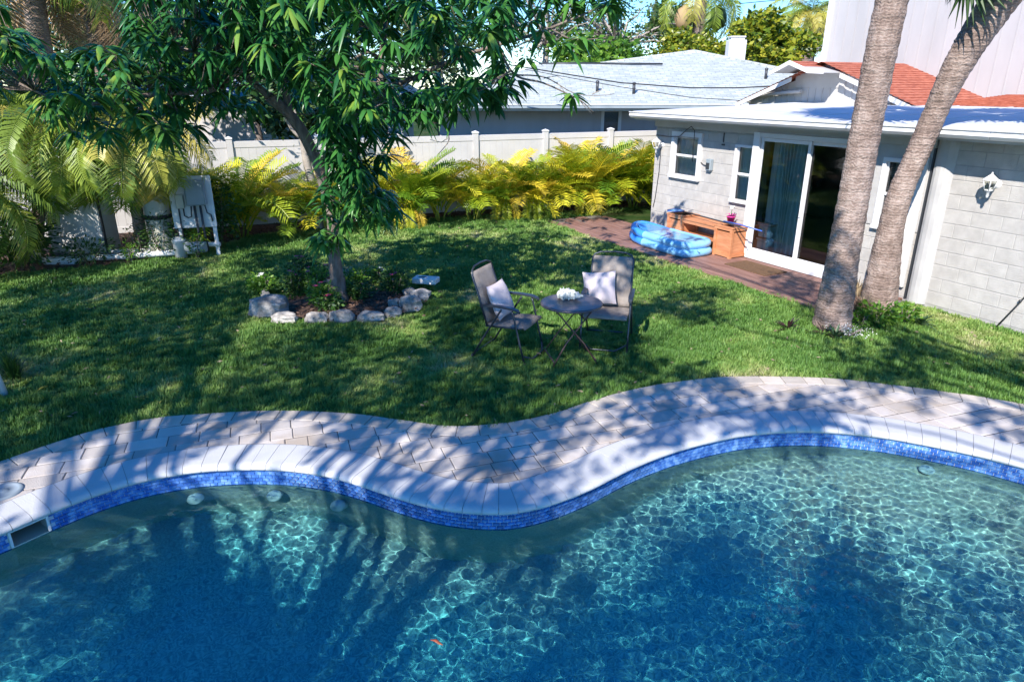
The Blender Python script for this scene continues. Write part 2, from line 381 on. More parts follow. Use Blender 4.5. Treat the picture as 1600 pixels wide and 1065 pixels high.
M['glassmat'] = bpy.data.materials.new('window_glass'); M['glassmat'].use_nodes = True
def glassy(m, tint, ior=1.5):
    nt = m.node_tree; nt.nodes.clear(); n = nt.nodes
    o = n.new('ShaderNodeOutputMaterial'); mx = n.new('ShaderNodeMixShader'); fr = n.new('ShaderNodeFresnel'); fr.inputs[0].default_value = ior
    t = n.new('ShaderNodeBsdfTransparent'); t.inputs[0].default_value = (*tint, 1); g = n.new('ShaderNodeBsdfGlossy'); g.inputs['Roughness'].default_value = .01
    lk(nt, fr.outputs[0], mx.inputs[0]); lk(nt, t.outputs[0], mx.inputs[1]); lk(nt, g.outputs[0], mx.inputs[2]); lk(nt, mx.outputs[0], o.inputs[0])
glassy(M['glassmat'], (.84, .95, .97), 1.85)
M['lampglass'] = bpy.data.materials.new('lamp_glass'); M['lampglass'].use_nodes = True; glassy(M['lampglass'], (.85, .86, .82))
# ================================================================ POOL OUTLINE
lip_px = [(-300, 985), (-200, 925), (-120, 880), (-60, 852), (0, 829), (70, 799), (150, 768), (230, 745), (320, 731), (420, 728), (500, 736), (560, 751), (620, 771), (680, 787), (740, 795), (800, 795), (860, 782),
          (920, 759), (980, 729), (1040, 705), (1100, 688), (1160, 676), (1230, 670), (1300, 671), (1380, 679), (1460, 693), (1530, 708), (1600, 726), (1690, 750), (1800, 783), (1920, 820), (2060, 866)]
LIP = resample(catmull([G(x, y, -.02) for x, y in lip_px], 16), .03)
dk_px = [(-330, 850), (-220, 800), (-140, 770), (-70, 744), (0, 720), (80, 692), (160, 668), (240, 652), (320, 645), (400, 641), (480, 641), (560, 646), (640, 657), (700, 664), (760, 663), (820, 655), (880, 640),
         (940, 620), (1000, 605), (1060, 595), (1130, 588), (1200, 587), (1280, 589), (1360, 596), (1440, 606), (1520, 617), (1600, 630), (1700, 648), (1820, 672), (1960, 702), (2120, 738)]
DECK = resample(catmull([G(x, y) for x, y in dk_px], 16), .03)
L0, L1 = LIP[0], LIP[-1]
back = catmull([(L1.x, L1.y), (8.2, 3.0), (8.4, 1.0), (7.2, -1.6), (4, -3.2), (0, -3.6), (-4, -3.2), (-6.6, -1.2), (-6.4, .6), (-5.9, 1.8), (L0.x, L0.y)], 14)
LOOP = LIP + resample(back, .08)[1:-1]
LP = np.array([(p.x, p.y) for p in LOOP])
def in_loop(X, Y, P):
    c = np.zeros(X.shape, bool); j = len(P) - 1
    for i in range(len(P)):
        xi, yi = P[i]; xj, yj = P[j]
        if yi != yj:
            cond = ((yi > Y) != (yj > Y)) & (X < (xj - xi) * (Y - yi) / (yj - yi) + xi); c ^= cond
        j = i
    return c
def dist_loop(X, Y, P):
    d = np.full(X.shape, 1e9)
    for x, y in P[::2]: d = np.minimum(d, (X - x) ** 2 + (Y - y) ** 2)
    return np.sqrt(d)
def ribbon(mb, A, B, zA, zB):
    o = len(mb.v)
    for a, b in zip(A, B): mb.v += [(a.x, a.y, zA), (b.x, b.y, zB)]
    for i in range(len(A) - 1): mb.f.append((o + 2 * i, o + 2 * i + 2, o + 2 * i + 3, o + 2 * i + 1)); mb.sm.append(True)
WATER_Z = -.20
# ---- pool floor and walls
nx, ny = 190, 130
gx, gy = np.meshgrid(np.linspace(-7.2, 8.8, nx), np.linspace(-4.2, 6.6, ny))
ins = in_loop(gx, gy, LP[::2]); dd = dist_loop(gx, gy, LP)
slope = np.interp(gx, [-2, 1.2, 3.0, 6], [.75, .7, .27, .27])
shelf = np.interp(gx, [-2, 1, 3, 6], [.55, .6, .22, .22])
dep = np.clip(shelf + slope * np.clip(dd - .12, 0, None), 0, 1.15 + .0 * gx)
dep = 1.25 - np.log1p(np.exp((1.25 - dep) * 6)) / 6 * 1.0
dep = np.where(ins, dep, shelf - .05)
gz = WATER_Z - dep
keep = ins | (dd < .5)
V = np.stack([gx, gy, gz], -1).reshape(-1, 3)
ii, jj = np.meshgrid(np.arange(nx - 1), np.arange(ny - 1)); a = (jj * nx + ii).ravel()
F = np.stack([a, a + 1, a + nx + 1, a + nx], 1); kk = keep.ravel(); F = F[kk[F].all(1)]
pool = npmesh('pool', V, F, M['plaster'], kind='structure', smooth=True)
pool['label'] = 'freeform pool shell of grey speckled plaster under the water'
pool.cycles.is_caustics_receiver = True
SKA, SKB = G(2, 830, -.1), G(66, 806, -.1)
def lip_i(p): return min(range(len(LIP)), key=lambda i: (LIP[i].x - p[0]) ** 2 + (LIP[i].y - p[1]) ** 2)
sk0, sk1 = lip_i(SKA), lip_i(SKB)
wall = MB()
Lx = [Vector((x, y, 0)) for x, y in LP] + [LOOP[0]]
ribbon(wall, Lx, Lx, -.21, -1.6)
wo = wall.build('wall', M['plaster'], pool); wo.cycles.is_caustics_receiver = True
g = MB(); off = offset(LIP, .012)
ribbon(g, off[:sk0 + 1], off[:sk0 + 1], -.03, -.34); ribbon(g, off[sk1:], off[sk1:], -.03, -.34); ribbon(g, off[sk0:sk1 + 1], off[sk0:sk1 + 1], -.19, -.34)
ribbon(g, Lx[len(LIP) - 1:], Lx[len(LIP) - 1:], -.03, -.22)
g.build('grout_band', M['grout'], pool)
# mosaic tiles : 5 x 2.2 cm in running bond
TW, TH, GAP = .054, .025, .0055
def frame_on(curve, s):
    i = min(int(s / .03), len(curve) - 2); t = (curve[i + 1] - curve[i]).normalized(); p = curve[i] + t * (s - i * .03); return p, t
tl = []; total = (len(LIP) - 2) * .03; nrow = 7
sk_s = (sk0 * .03 - .01, sk1 * .03 + .01)
for r in range(nrow):
    s = (r % 2) * (TW + GAP) / 2 + .02
    while s < total - .1:
        zc = -.05 - TH / 2 - r * (TH + GAP)
        if not (sk_s[0] < s < sk_s[1] and zc > -.19): tl.append((s, zc))
        s += TW + GAP
vis = []
for s, zc in tl:
    p, t = frame_on(LIP, s); q = proj(p.x, p.y, zc)
    vis.append((0 if (q and 0 < q[0] < 1600 and zc > -.2) else 1, (p.y ** 2 + p.x ** 2)))
order = sorted(range(len(tl)), key=lambda i: vis[i]); big = set(order[:300])
tm = MB().box((0, .0, 0), (TW, .012, TH), ch=.0018); tmesh = bpy.data.meshes.new('tile'); tmesh.from_pydata(tm.v, [], tm.f); tmesh.materials.append(M['tile'])
rest = MB(); 
for i, (s, zc) in enumerate(tl):
    p, t = frame_on(LIP, s); ang = math.atan2(t.y, t.x); jig = random.uniform(-.0008, .0008)
    nrm = Vector((-t.y, t.x, 0))
    c = p + nrm * (.0085 + jig)
    if i in big:
        o = mkobj('tile', tmesh, None, pool, (c.x, c.y, zc), ang)
    else:
        rest.box((c.x, c.y, zc), (TW, .012, TH), ang)
rest.build('tile_mosaic', M['tile'], pool, kind='stuff')
# skimmer mouth
pa, pb = LIP[sk0], LIP[sk1]; t = (pb - pa).normalized(); ang = math.atan2(t.y, t.x); W_ = (pb - pa).length
sm = MB(); T = Matrix.Translation(((pa.x + pb.x) / 2, (pa.y + pb.y) / 2, -.115)) @ Matrix.Rotation(ang, 4, 'Z')
for c, d in [((0, .25, .07), (W_, .5, .01)), ((0, .25, -.08), (W_, .5, .01)), ((-W_ / 2, .25, 0), (.01, .5, .15)), ((W_ / 2, .25, 0), (.01, .5, .15)), ((0, .5, 0), (W_, .01, .15))]: sm.box(c, d, M=T)
sm.build('skimmer_mouth', M['boxbeige'], pool)
sm = MB()
for c, d in [((-W_ / 2 + .008, -.004, 0), (.016, .02, .14)), ((W_ / 2 - .008, -.004, 0), (.016, .02, .14)), ((0, -.004, .06), (W_ - .034, .02, .014))]: sm.box(c, d, M=T)
sm.build('skimmer_frame', M['white'], pool)
# return jets on the shell
for px, py, zz in [(315, 771, -.36), (447, 765, -.36), (558, 786, -.38), (1446, 726, -.30)]:
    x, y = G(px, py, zz)
    i = min(range(len(LIP)), key=lambda k: (LIP[k].x - x) ** 2 + (LIP[k].y - y) ** 2); t = (LIP[i + 1] - LIP[i]).normalized()
    q_ = LIP[i] + Vector((t.y, -t.x, 0)) * .085
    T = Matrix.Translation((q_.x, q_.y, -.31)) @ Matrix.Rotation(math.atan2(t.y, t.x), 4, 'Z') @ Matrix.Rotation(R(48), 4, 'X')
    MB().lathe([(0, .03), (.015, .03), (.02, .018), (.055, .014), (.068, .0), (.07, -.02), (.05, -.10)], 18, T).build('return_fitting', M['white'], pool)
# ---- coping stones
coping = MB(); 
COPW = .345
cout = offset(LIP, COPW)
ribbon(coping, offset(LIP, -.005), cout, .004, .009)
cop = coping.build('pool_coping', M['cjoint'], kind='structure'); cop['label'] = 'bullnose coping of pale stones round the pool edge'
prof = [(.012, -.052), (-.02, -.050), (-.036, -.036), (-.040, -.022), (-.032, -.006), (-.012, .006), (.01, .0115), (.03, .0125), (.05, .013), (.32, .013), (.334, .012), (.342, .008), (.343, .004), (.343, -.05)]
s = .03; ci = 0
while s < total - .3:
    w = random.choice([.125, .135, .145, .15]); b = MB(); st = []
    zoff = random.uniform(-.0012, .0012)
    for q in (s + .002, s + w / 2, s + w - .002):
        p, t = frame_on(LIP, q); i = int(q / .03); t = (LIP[min(i + 4, len(LIP) - 1)] - LIP[max(i - 4, 0)]).normalized(); nrm = Vector((-t.y, t.x, 0))
        st.append([(p.x + nrm.x * d, p.y + nrm.y * d, z + zoff) for d, z in prof])
    n = len(prof); vs = st[0] + st[1] + st[2] + st[0] + st[2]; fs = []
    for k in range(2):
        for i in range(n): fs.append((k * n + i, (k + 1) * n + i, (k + 1) * n + (i + 1) % n, k * n + (i + 1) % n))
    fs += [tuple(range(3 * n, 4 * n)), tuple(range(4 * n, 5 * n))[::-1]]
    b.add(vs, fs, smooth=False); b.sm = [True] * (2 * n) + [False, False]
    b.build('coping_stone', M['coping'], cop); s += w
# ---- deck
Dk = DECK; BW = .20
dsheet = MB(); 
pin = np.array([(p.x, p.y) for p in cout]); pout = np.array([(p.x, p.y) for p in Dk])
K = min(len(cout), len(Dk))
A_ = [cout[int(i * (len(cout) - 1) / 399)] for i in range(400)]; B_ = [Dk[int(i * (len(Dk) - 1) / 399)] for i in range(400)]
ribbon(dsheet, A_, B_, -.0055, -.0055)
deck = dsheet.build('pool_deck', M['joint'], kind='structure'); deck['label'] = 'curved paver deck between pool coping and lawn'
s = .02
while s < (len(Dk) - 2) * .03 - .3:
    w = random.choice([.20, .24, .24, .28]); pts = []
    p0, t0 = frame_on(Dk, s + .003); p1, t1 = frame_on(Dk, s + w - .003)
    n0 = Vector((t0.y, -t0.x, 0)); n1 = Vector((t1.y, -t1.x, 0)); e = random.uniform(-.004, .004)
    poly = [p0 + n0 * (BW - .003), p1 + n1 * (BW - .003), p1 + n1 * e, p0 + n0 * e]
    MB().prism([(p.x, p.y) for p in poly], -.05, .002 + random.uniform(-.002, .002), inset=.006).build('border_paver', M['border_paver'], deck); s += w
Bin = offset(Dk, -BW)
def clip(poly, p, n):
    out = []
    for i in range(len(poly)):
        a, b = poly[i], poly[(i + 1) % len(poly)]
        da = (a[0] - p[0]) * n[0] + (a[1] - p[1]) * n[1]; db = (b[0] - p[0]) * n[0] + (b[1] - p[1]) * n[1]
        if da >= 0: out.append(a)
        if (da >= 0) != (db >= 0):
            k = da / (da - db); out.append((a[0] + (b[0] - a[0]) * k, a[1] + (b[1] - a[1]) * k))
    return out
ca, sa = math.cos(R(19)), math.sin(R(19)); rr = random.Random(3)
nb_ = np.array([(p.x, p.y) for p in Bin]); nc_ = np.array([(p.x, p.y) for p in cout])
pavs = []; RH = .205; gpx = .0045
for j in range(-40, 60):
    x = -9 + rr.random() * .3
    while x < 11:
        w = rr.choice([.20, .27, .27, .34]); x0, x1, y0, y1 = x + gpx * .85, x + w - gpx * .85, j * RH + gpx * 1.5, (j + 1) * RH - gpx * 1.5; x += w
        poly = [(x0, y0), (x1, y0), (x1, y1), (x0, y1)]; poly = [(ca * p - sa * q, sa * p + ca * q + 5) for p, q in poly]
        cx, cy = sum(p[0] for p in poly) / 4, sum(p[1] for p in poly) / 4
        if not (-9 < cx < 11 and 1.5 < cy < 9): continue
        for arr, sg in ((nb_, -1), (nc_, 1)):
            k = int(np.argmin((arr[:, 0] - cx) ** 2 + (arr[:, 1] - cy) ** 2)); k = min(max(k, 1), len(arr) - 2)
            t = arr[k + 1] - arr[k - 1]; t = t / np.linalg.norm(t); n = (-t[1] * sg, t[0] * sg); p = arr[k] + np.array(n) * .003
            if k <= 1 or k >= len(arr) - 3:
                poly = []; break
            poly = clip(poly, p, n)
            if len(poly) < 3: break
        if len(poly) < 3: continue
        area = abs(sum(poly[k][0] * poly[(k + 1) % len(poly)][1] - poly[(k + 1) % len(poly)][0] * poly[k][1] for k in range(len(poly)))) / 2
        if area < .0012: continue
        q = proj(cx, cy, 0); pavs.append((0 if q and -20 < q[0] < 1620 else 1, cy, poly))
pavs.sort(key=lambda a: a[:2])
pr = MB()
for k, (_, _, poly) in enumerate(pavs):
    z = rr.uniform(-.002, .003)
    if k < 300: MB().prism(poly, -.05, z, inset=.005).build('paver', M['paver'], deck)
    else: pr.prism(poly, -.05, z, inset=.005)
if pr.v: pr.build('paver_field', M['paver'], deck, kind='stuff')
# ---- plain deck on the far sides of the pool, outside the picture
bl = LOOP[len(LIP) - 1:] + [LOOP[0]]; fd = MB(); ribbon(fd, offset(bl, .0), offset(bl, 1.6), .0, -.004); fd.build('far_deck', M['paver'], kind='structure')
# skimmer lid
lid = MB(); x, y = G(6, 768)
lid.lathe([(0, .018), (.03, .018), (.035, .010), (.10, .010), (.105, .014), (.13, .014), (.137, .004), (.14, -.01)], 32, Matrix.Translation((x, y, 0)))
tag(lid.build('skimmer_lid', M['boxgrey']), 'round blue-grey skimmer lid set in the pavers at the left edge', 'skimmer lid')
# ---- ground with the pool cut out
OUT = np.array([(p.x, p.y) for p in offset(LOOP + [LOOP[0]], .17)])
nx, ny = 190, 220
gx, gy = np.meshgrid(np.linspace(-13, 13, nx), np.linspace(-8, 22, ny))
gz = -.03 + .0 * gx
near = (dist_loop(gx, gy, LP) < .17) | in_loop(gx, gy, LP[::2])
V = np.stack([gx, gy, gz], -1).reshape(-1, 3); ii, jj = np.meshgrid(np.arange(nx - 1), np.arange(ny - 1)); a = (jj * nx + ii).ravel()
F = np.stack([a, a + 1, a + nx + 1, a + nx], 1); kk = ~near.ravel(); F = F[kk[F].any(1)]
ind = ~kk; F = F[~(ind[F].sum(1) >= 1)]
n0 = len(V); o4 = np.array([(-13, -8), (13, -8), (13, 22), (-13, 22)]); far4 = np.array([(-400, -400), (400, -400), (400, 600), (-400, 600)])
V = np.vstack([V, np.c_[o4, np.full(4, -.03)], np.c_[far4, np.full(4, -.03)]])
F = np.vstack([F, [[n0 + i, n0 + 4 + i, n0 + 4 + (i + 1) % 4, n0 + (i + 1) % 4] for i in range(4)]])
M['lawnbase'] = pm('lawnbase', (.018, .042, .008), (.085, .085, .035), scale=1.1, rough=1, bump=1, bscale=90, c3=(.03, .065, .014), spec=.1)
ground = npmesh('ground', V, F, M['lawnbase'], kind='structure')
# ---- planting bed along the fence
bed_px = [(-60, 445), (0, 428), (100, 418), (205, 408), (300, 392), (400, 366), (500, 352), (650, 341), (800, 333), (900, 327), (1010, 321)]
bed = catmull([G(x, y) for x, y in bed_px], 6)
FA, FU = Vector((3.82, 19.59, 0)), Vector((-.9323, -.3617, 0)); FN = Vector((.3617, -.9323, 0))   # fence line, FN to the yard
b = MB(); far = [Vector((FA + FU * (((p - FA).dot(FU)))) ) for p in bed]
o = 0; nn = 6
for i, (p, q) in enumerate(zip(bed, far)):
    for k in range(nn + 1):
        r = p.lerp(q, k / nn); z = -.026 + (.05 * min(1, k / 1.5)) + noise.noise(Vector((r.x * 3, r.y * 3, 0))) * .03 * (k > 0); b.v.append((r.x, r.y, z))
for i in range(len(bed) - 1):
    for k in range(nn): a = i * (nn + 1) + k; b.f.append((a, a + nn + 1, a + nn + 2, a + 1)); b.sm.append(True)
b.build('planting_bed', M['mulch'], kind='structure')
# ---- water
fx0, fx1, fy0, fy1 = -4.7, 6.3, 2.35, 6.25
def wave(X, Y):
    amp = np.interp(X, [-4, -1, 1, 4], [.55, .8, 1.0, 1.0])
    rs = np.random.RandomState(5); z = np.zeros(X.shape)
    for k in range(70):
        th = rs.rand() * 2 * np.pi; lam = np.exp(rs.uniform(np.log(.045), np.log(.20))); kk = 2 * np.pi / lam
        A = .00017 * (lam / .10) ** 1.5 * rs.rand() ** .5
        ph = rs.rand() * 6.28
        wob = .5 * np.sin(X * rs.uniform(.8, 2.2) + rs.rand() * 6) + .5 * np.sin(Y * rs.uniform(.8, 2.2) + rs.rand() * 6)
        z += A * np.sin(kk * (X * np.cos(th) + Y * np.sin(th)) + ph + wob * 2.0)
    return z * amp
stepw = .0095
xs_ = np.r_[np.linspace(-7.4, fx0, 14)[:-1], np.arange(fx0, fx1, stepw), np.linspace(fx1, 9.0, 14)]; ys_ = np.r_[np.linspace(-4.6, fy0, 34)[:-1], np.arange(fy0, fy1, stepw), np.linspace(fy1, 6.8, 4)]
nx, ny = len(xs_), len(ys_); gx, gy = np.meshgrid(xs_, ys_)
edge = np.minimum(np.minimum(gx - fx0, fx1 - gx), np.minimum(gy - fy0, fy1 - gy))
gz = WATER_Z + wave(gx, gy) * np.clip(edge / .2, 0, 1)
V = np.stack([gx, gy, gz], -1).reshape(-1, 3); ii, jj = np.meshgrid(np.arange(nx - 1), np.arange(ny - 1)); a = (jj * nx + ii).ravel()
F = np.stack([a, a + 1, a + nx + 1, a + nx], 1)
# keep only cells near or inside the pool, then close the body of water with sides and a bottom
n0 = len(V); Zb = -2.6
ring = list(range(0, nx)) + [k * nx + nx - 1 for k in range(1, ny)] + [(ny - 1) * nx + k for k in range(nx - 2, -1, -1)] + [k * nx for k in range(ny - 2, 0, -1)]
low = V[ring].copy(); low[:, 2] = Zb; V = np.vstack([V, low]); L = len(ring)
side = np.array([[ring[i], n0 + i, n0 + (i + 1) % L, ring[(i + 1) % L]] for i in range(L)])
cidx = [0, nx - 1, nx - 1 + ny - 1, 2 * (nx - 1) + ny - 1]
botq = np.array([[n0 + cidx[0], n0 + cidx[3], n0 + cidx[2], n0 + cidx[1]]])
F = np.vstack([F, side, botq])
mw = bpy.data.materials.new('pool_water'); mw.use_nodes = True; nt = mw.node_tree; nt.nodes.clear(); n = nt.nodes
o = n.new('ShaderNodeOutputMaterial'); gl = n.new('ShaderNodeBsdfGlass'); gl.inputs['Roughness'].default_value = 0; gl.inputs['IOR'].default_value = 1.33
gl.inputs['Color'].default_value = (.64, .92, .93, 1)
lk(nt, gl.outputs[0], o.inputs['Surface'])
M['water'] = mw
water = npmesh('pool_water', V, F, mw, kind='structure', smooth=True); water['label'] = 'clear rippled blue water filling the pool'
water.cycles.is_caustics_caster = True
# ================================================================ HOUSE (local frame: x along the wall to the viewer, y into the house)
HA = Vector((4.54, 12.76, 0)); HRZ = math.atan2(-.88595, .46377); HU = Vector((.46377, -.88595, 0)); HN = Vector((.88595, .46377, 0))
def HW(s, b, z=0): return HA + HU * s + HN * b + Vector((0, 0, z))
house = thing('house', 'grey block house with sliding glass door, flat white roof and red shingle gable', 'house', HA, HRZ)
wallp = MB()
OPEN = [(-2.38, -1.62, 1.30, 2.10), (-.60, -.11, 1.0, 2.0), (0.0, 2.14, -.1, 2.24), (2.46, 2.98, 1.03, 2.0)]
def cutrects(s0, s1, z0, z1, holes):
    xs = sorted({s0, s1} | {v for h in holes for v in h[:2] if s0 < v < s1}); out = []
    for a, b in zip(xs, xs[1:]):
        zs = [(z0, z1)]
        for h in holes:
            if h[0] <= a + 1e-6 and h[1] >= b - 1e-6:
                nz = []
                for p, q in zs:
                    if h[2] > p: nz.append((p, min(q, h[2])))
                    if h[3] < q: nz.append((max(p, h[3]), q))
                zs = [(p, q) for p, q in nz if q - p > 1e-3]
        out += [(a, b, p, q) for p, q in zs]
    return out
for a, b, p, q in cutrects(-3.04, 9.0, -.1, 2.45, OPEN): wallp.box(((a + b) / 2, .0055 + .09, (p + q) / 2), (b - a, .18, q - p))
wallp.box((-3.04 + .1, 2.3, 1.17), (.2, 4.2, 2.54)); wallp.box((3.1, 2.3, 1.17), (.1, 4.2, 2.5)); wallp.box((1.0, 4.4, 1.17), (8.3, .2, 2.54))
wall = wallp.build('wall', M['mortar'], house)
hb = MB(); hb.box((0, 2.3, .04), (6.0, 4.2, .12)); hb.build('interior_floor', M['floorin'], house)
hb = MB(); hb.box((0, 2.3, 2.37), (6.0, 4.2, .06)); hb.box((0, 4.28, 1.2), (6.0, .03, 2.2)); hb.build('interior_lining', M['inside'], house)
# concrete blocks, each one laid
def blocks(s0, s1, z0, z1, holes, par):
    k = 0; z = z0
    while z < z1 - .05:
        h = min(.2, z1 - z); x = s0 - (.2 if k % 2 else 0)
        while x < s1:
            a, b = max(x, s0), min(x + .4, s1); x += .4
            segs = [(a, b)]
            for H in holes:
                if H[2] < z + h * .5 < H[3]:
                    ns = []
                    for p, q in segs:
                        if H[0] > p: ns.append((p, min(q, H[0])))
                        if H[1] < q: ns.append((max(p, H[1]), q))
                    segs = [t for t in ns if t[1] - t[0] > .03]
            for p, q in segs:
                m = MB().box(((p + q) / 2, .012 + random.uniform(-.0015, .0015), z + h / 2), (q - p - .009, .026, h - .009), ch=.004)
                m.build('block', M['block'], par)
        z += .2; k += 1
blocks(-3.035, -.12, 0.02, 2.2, OPEN, wall)
blocks(3.42, 7.8, 0.02, 2.36, [], wall)
fl = MB()   # smooth stucco panel left of the column and the rounded column itself
for a, b, p, q in cutrects(2.2, 3.14, 1.02, 2.4, OPEN): fl.box(((a + b) / 2, .002, (p + q) / 2), (b - a, .03, q - p))
fl.build('stucco_panel', M['stucco'], house)
blocks(2.2, 3.16, 0.02, 1.0, [], wall)
c = MB(); pr_ = [(3.18, .02), (3.18, -.03), (3.20, -.07), (3.25, -.095), (3.31, -.10), (3.37, -.085), (3.42, -.04), (3.45, .0), (3.45, .02)]
c.prism(pr_, .0, 2.4); c.build('corner_column', M['stucco'], house)
c = MB(); c.box((3.02, -.045, 1.14), (.15, .05, 1.92), ch=.006); c.build('trim_board', M['offwhite'], house)
c = MB(); c.box((3.137, -.012, 1.12), (.03, .02, 2.2)); c.build('shadow_gap', M['darkmetal'], house)
c = MB(); c.box((.06, -.025, 2.30), (6.2, .07, .14), ch=.006); c.build('frieze_board', M['siding'], house)
c = MB(); c.box((6.2, -.02, 2.415), (5.6, .06, .09)); c.build('frieze_board', M['siding'], house)
# windows
def window(s0, s1, z0, z1, fw=.075, sash=True, blind=False, b0=-.03, curtain=None):
    f = MB(); d = .06
    f.box(((s0 + s1) / 2, b0 + .0, z1 - fw / 2), (s1 - s0, d, fw), ch=.004); f.box(((s0 + s1) / 2, b0 - .008, z0 + fw / 2), (s1 - s0 + .02, d + .02, fw), ch=.004)
    f.box((s0 + fw / 2, b0, (z0 + z1) / 2), (fw, d, z1 - z0 - 2 * fw), ch=.004); f.box((s1 - fw / 2, b0, (z0 + z1) / 2), (fw, d, z1 - z0 - 2 * fw), ch=.004)
    fo = f.build('window', M['white'], house)
    zm = (z0 + z1) / 2
    g = MB(); g.box(((s0 + s1) / 2, b0 + .03, zm), (s1 - s0 - 2 * fw, .035, .045), ch=.004)
    for x in (s0 + fw + .012, s1 - fw - .012): g.box((x, b0 + .03, zm), (.022, .03, z1 - z0 - 2 * fw - .01))
    g.build('sash', M['white'], fo)
    for a, b in ((z0 + fw, zm - .02), (zm + .02, z1 - fw)):
        g = MB(); g.add([(s0 + fw, b0 + .05, a), (s1 - fw, b0 + .05, a), (s1 - fw, b0 + .05, b), (s0 + fw, b0 + .05, b)], [(0, 1, 2, 3)]); g.build('pane', M['glassmat'], fo)
    if blind:
        g = MB(); z = z0 + fw + .02
        while z < z1 - fw - .01: g.box(((s0 + s1) / 2, b0 + .10, z), (s1 - s0 - 2 * fw, .022, .004)); z += .026
        g.build('blind', M['blind'], fo)
    elif curtain:
        g = MB(); o = []; n = 40
        vs = []
        for i in range(n + 1):
            x = s0 + (s1 - s0) * i / n; y = b0 + .12 + .015 * math.sin(i * 1.3); vs += [(x, y, z0 + .02), (x, y, z1 - .02)]
        g.add(vs, [(2 * i, 2 * i + 2, 2 * i + 3, 2 * i + 1) for i in range(n)], smooth=True); g.build('curtain', curtain, fo)
    return fo
window(-2.46, -1.56, 1.22, 2.16, .09, curtain=M['blind'])
window(-.64, -.09, .95, 2.02, .05, curtain=M['blind'])
window(2.40, 2.96, .97, 2.04, .06, blind=True)
# sliding door
d = MB(); zt, zb = 2.26, .02
d.box((-.06, -.06, 1.14), (.15, .16, 2.26), ch=.006); d.box((2.16, -.05, 1.14), (.10, .14, 2.26), ch=.006); d.box((1.07, -.055, 2.225), (2.12, .14, .08), ch=.006); d.box((1.07, -.075, .07), (2.12, .20, .12), ch=.008)
door = d.build('sliding_door', M['white'], house)
for x0, x1, bb in ((.02, 1.10, -.075), (1.04, 2.11, -.035)):
    f = MB(); fw = .06
    f.box((x0 + fw / 2, bb, 1.155), (fw, .035, 2.05), ch=.004); f.box((x1 - fw / 2, bb, 1.155), (fw, .035, 2.05), ch=.004)
    f.box(((x0 + x1) / 2, bb, 2.15), (x1 - x0 - 2 * fw, .035, fw), ch=.003); f.box(((x0 + x1) / 2, bb, .165), (x1 - x0 - 2 * fw, .035, .07), ch=.003)
    fo = f.build('door_panel', M['white'], door)
    g = MB(); g.add([(x0 + fw, bb, .19), (x1 - fw, bb, .19), (x1 - fw, bb, 2.13), (x0 + fw, bb, 2.13)], [(0, 1, 2, 3)]); g.build('pane', M['glassmat'], door)
g = MB(); g.box((1.075, -.105, 1.05), (.02, .03, .26), ch=.005); g.build('handle', M['white'], door)
cu = MB(); n = 70; vs = []
for i in range(n + 1):
    x = .22 + .62 * i / n; y = .16 + .035 * math.sin(i * .75) ; k = 1 + .0 * i
    vs += [(x + .10 * math.sin(i * .1), y + .03, .12), (x, y, 2.15)]
cu.add(vs, [(2 * i, 2 * i + 2, 2 * i + 3, 2 * i + 1) for i in range(n)], smooth=True); cu.build('curtain', M['curtain'], house)
cu = MB(); vs = []
for i in range(31):
    x = .06 + .14 * i / 30; vs += [(x, .2 + .02 * math.sin(i * 1.1), .12), (x, .2 + .02 * math.sin(i * 1.1), 2.15)]
cu.add(vs, [(2 * i, 2 * i + 2, 2 * i + 3, 2 * i + 1) for i in range(30)], smooth=True); cu.build('curtain', M['blind'], house)
# flat roof + gutter
r = MB(); s0, s1 = -3.30, 9.2
vs = [(s0, -.46, 2.47), (s1, -.46, 2.47), (s1, 4.6, 2.60), (s0, 4.6, 2.60), (s0, -.46, 2.535), (s1, -.46, 2.535), (s1, 4.6, 2.665), (s0, 4.6, 2.665)]
r.add(vs, [(0, 3, 2, 1), (4, 5, 6, 7), (0, 1, 5, 4), (1, 2, 6, 5), (2, 3, 7, 6), (3, 0, 4, 7)]); roof = r.build('roof', M['membrane'], house)
for s in np.arange(s0 + .9, s1, 1.0):
    q = MB(); T = Matrix.Translation((s, 2.07, 2.605)) @ Matrix.Rotation(math.atan2(.13, 5.06), 4, 'X'); q.box((0, 0, 0), (.035, 5.05, .010), M=T, ch=.004); q.build('roof_seam', M['membrane'], roof)
g = MB(); g.box(((s0 + s1) / 2, -.40, 2.42), (s1 - s0 - .04, .05, .11)); g.box(((s0 + s1) / 2, -.20, 2.395), (s1 - s0 - .1, .36, .02)); g.build('fascia', M['siding'], house)
pr_ = [(-.47, 2.40), (-.53, 2.41), (-.565, 2.45), (-.55, 2.50), (-.575, 2.515), (-.575, 2.53), (-.555, 2.53), (-.54, 2.51), (-.48, 2.45), (-.465, 2.46)]
def extrude_s(mb, prof, a, b):
    n = len(prof); vs = [(a, y, z) for y, z in prof] + [(b, y, z) for y, z in prof]
    mb.add(vs, [(i, i + n, (i + 1) % n + n, (i + 1) % n) for i in range(n)] + [tuple(range(n)), tuple(range(n, 2 * n))[::-1]])
for a, b in ((s0, .35), (.36, 4.1), (4.11, s1)):
    g = MB(); extrude_s(g, pr_, a, b); g.build('gutter', M['white'], house)
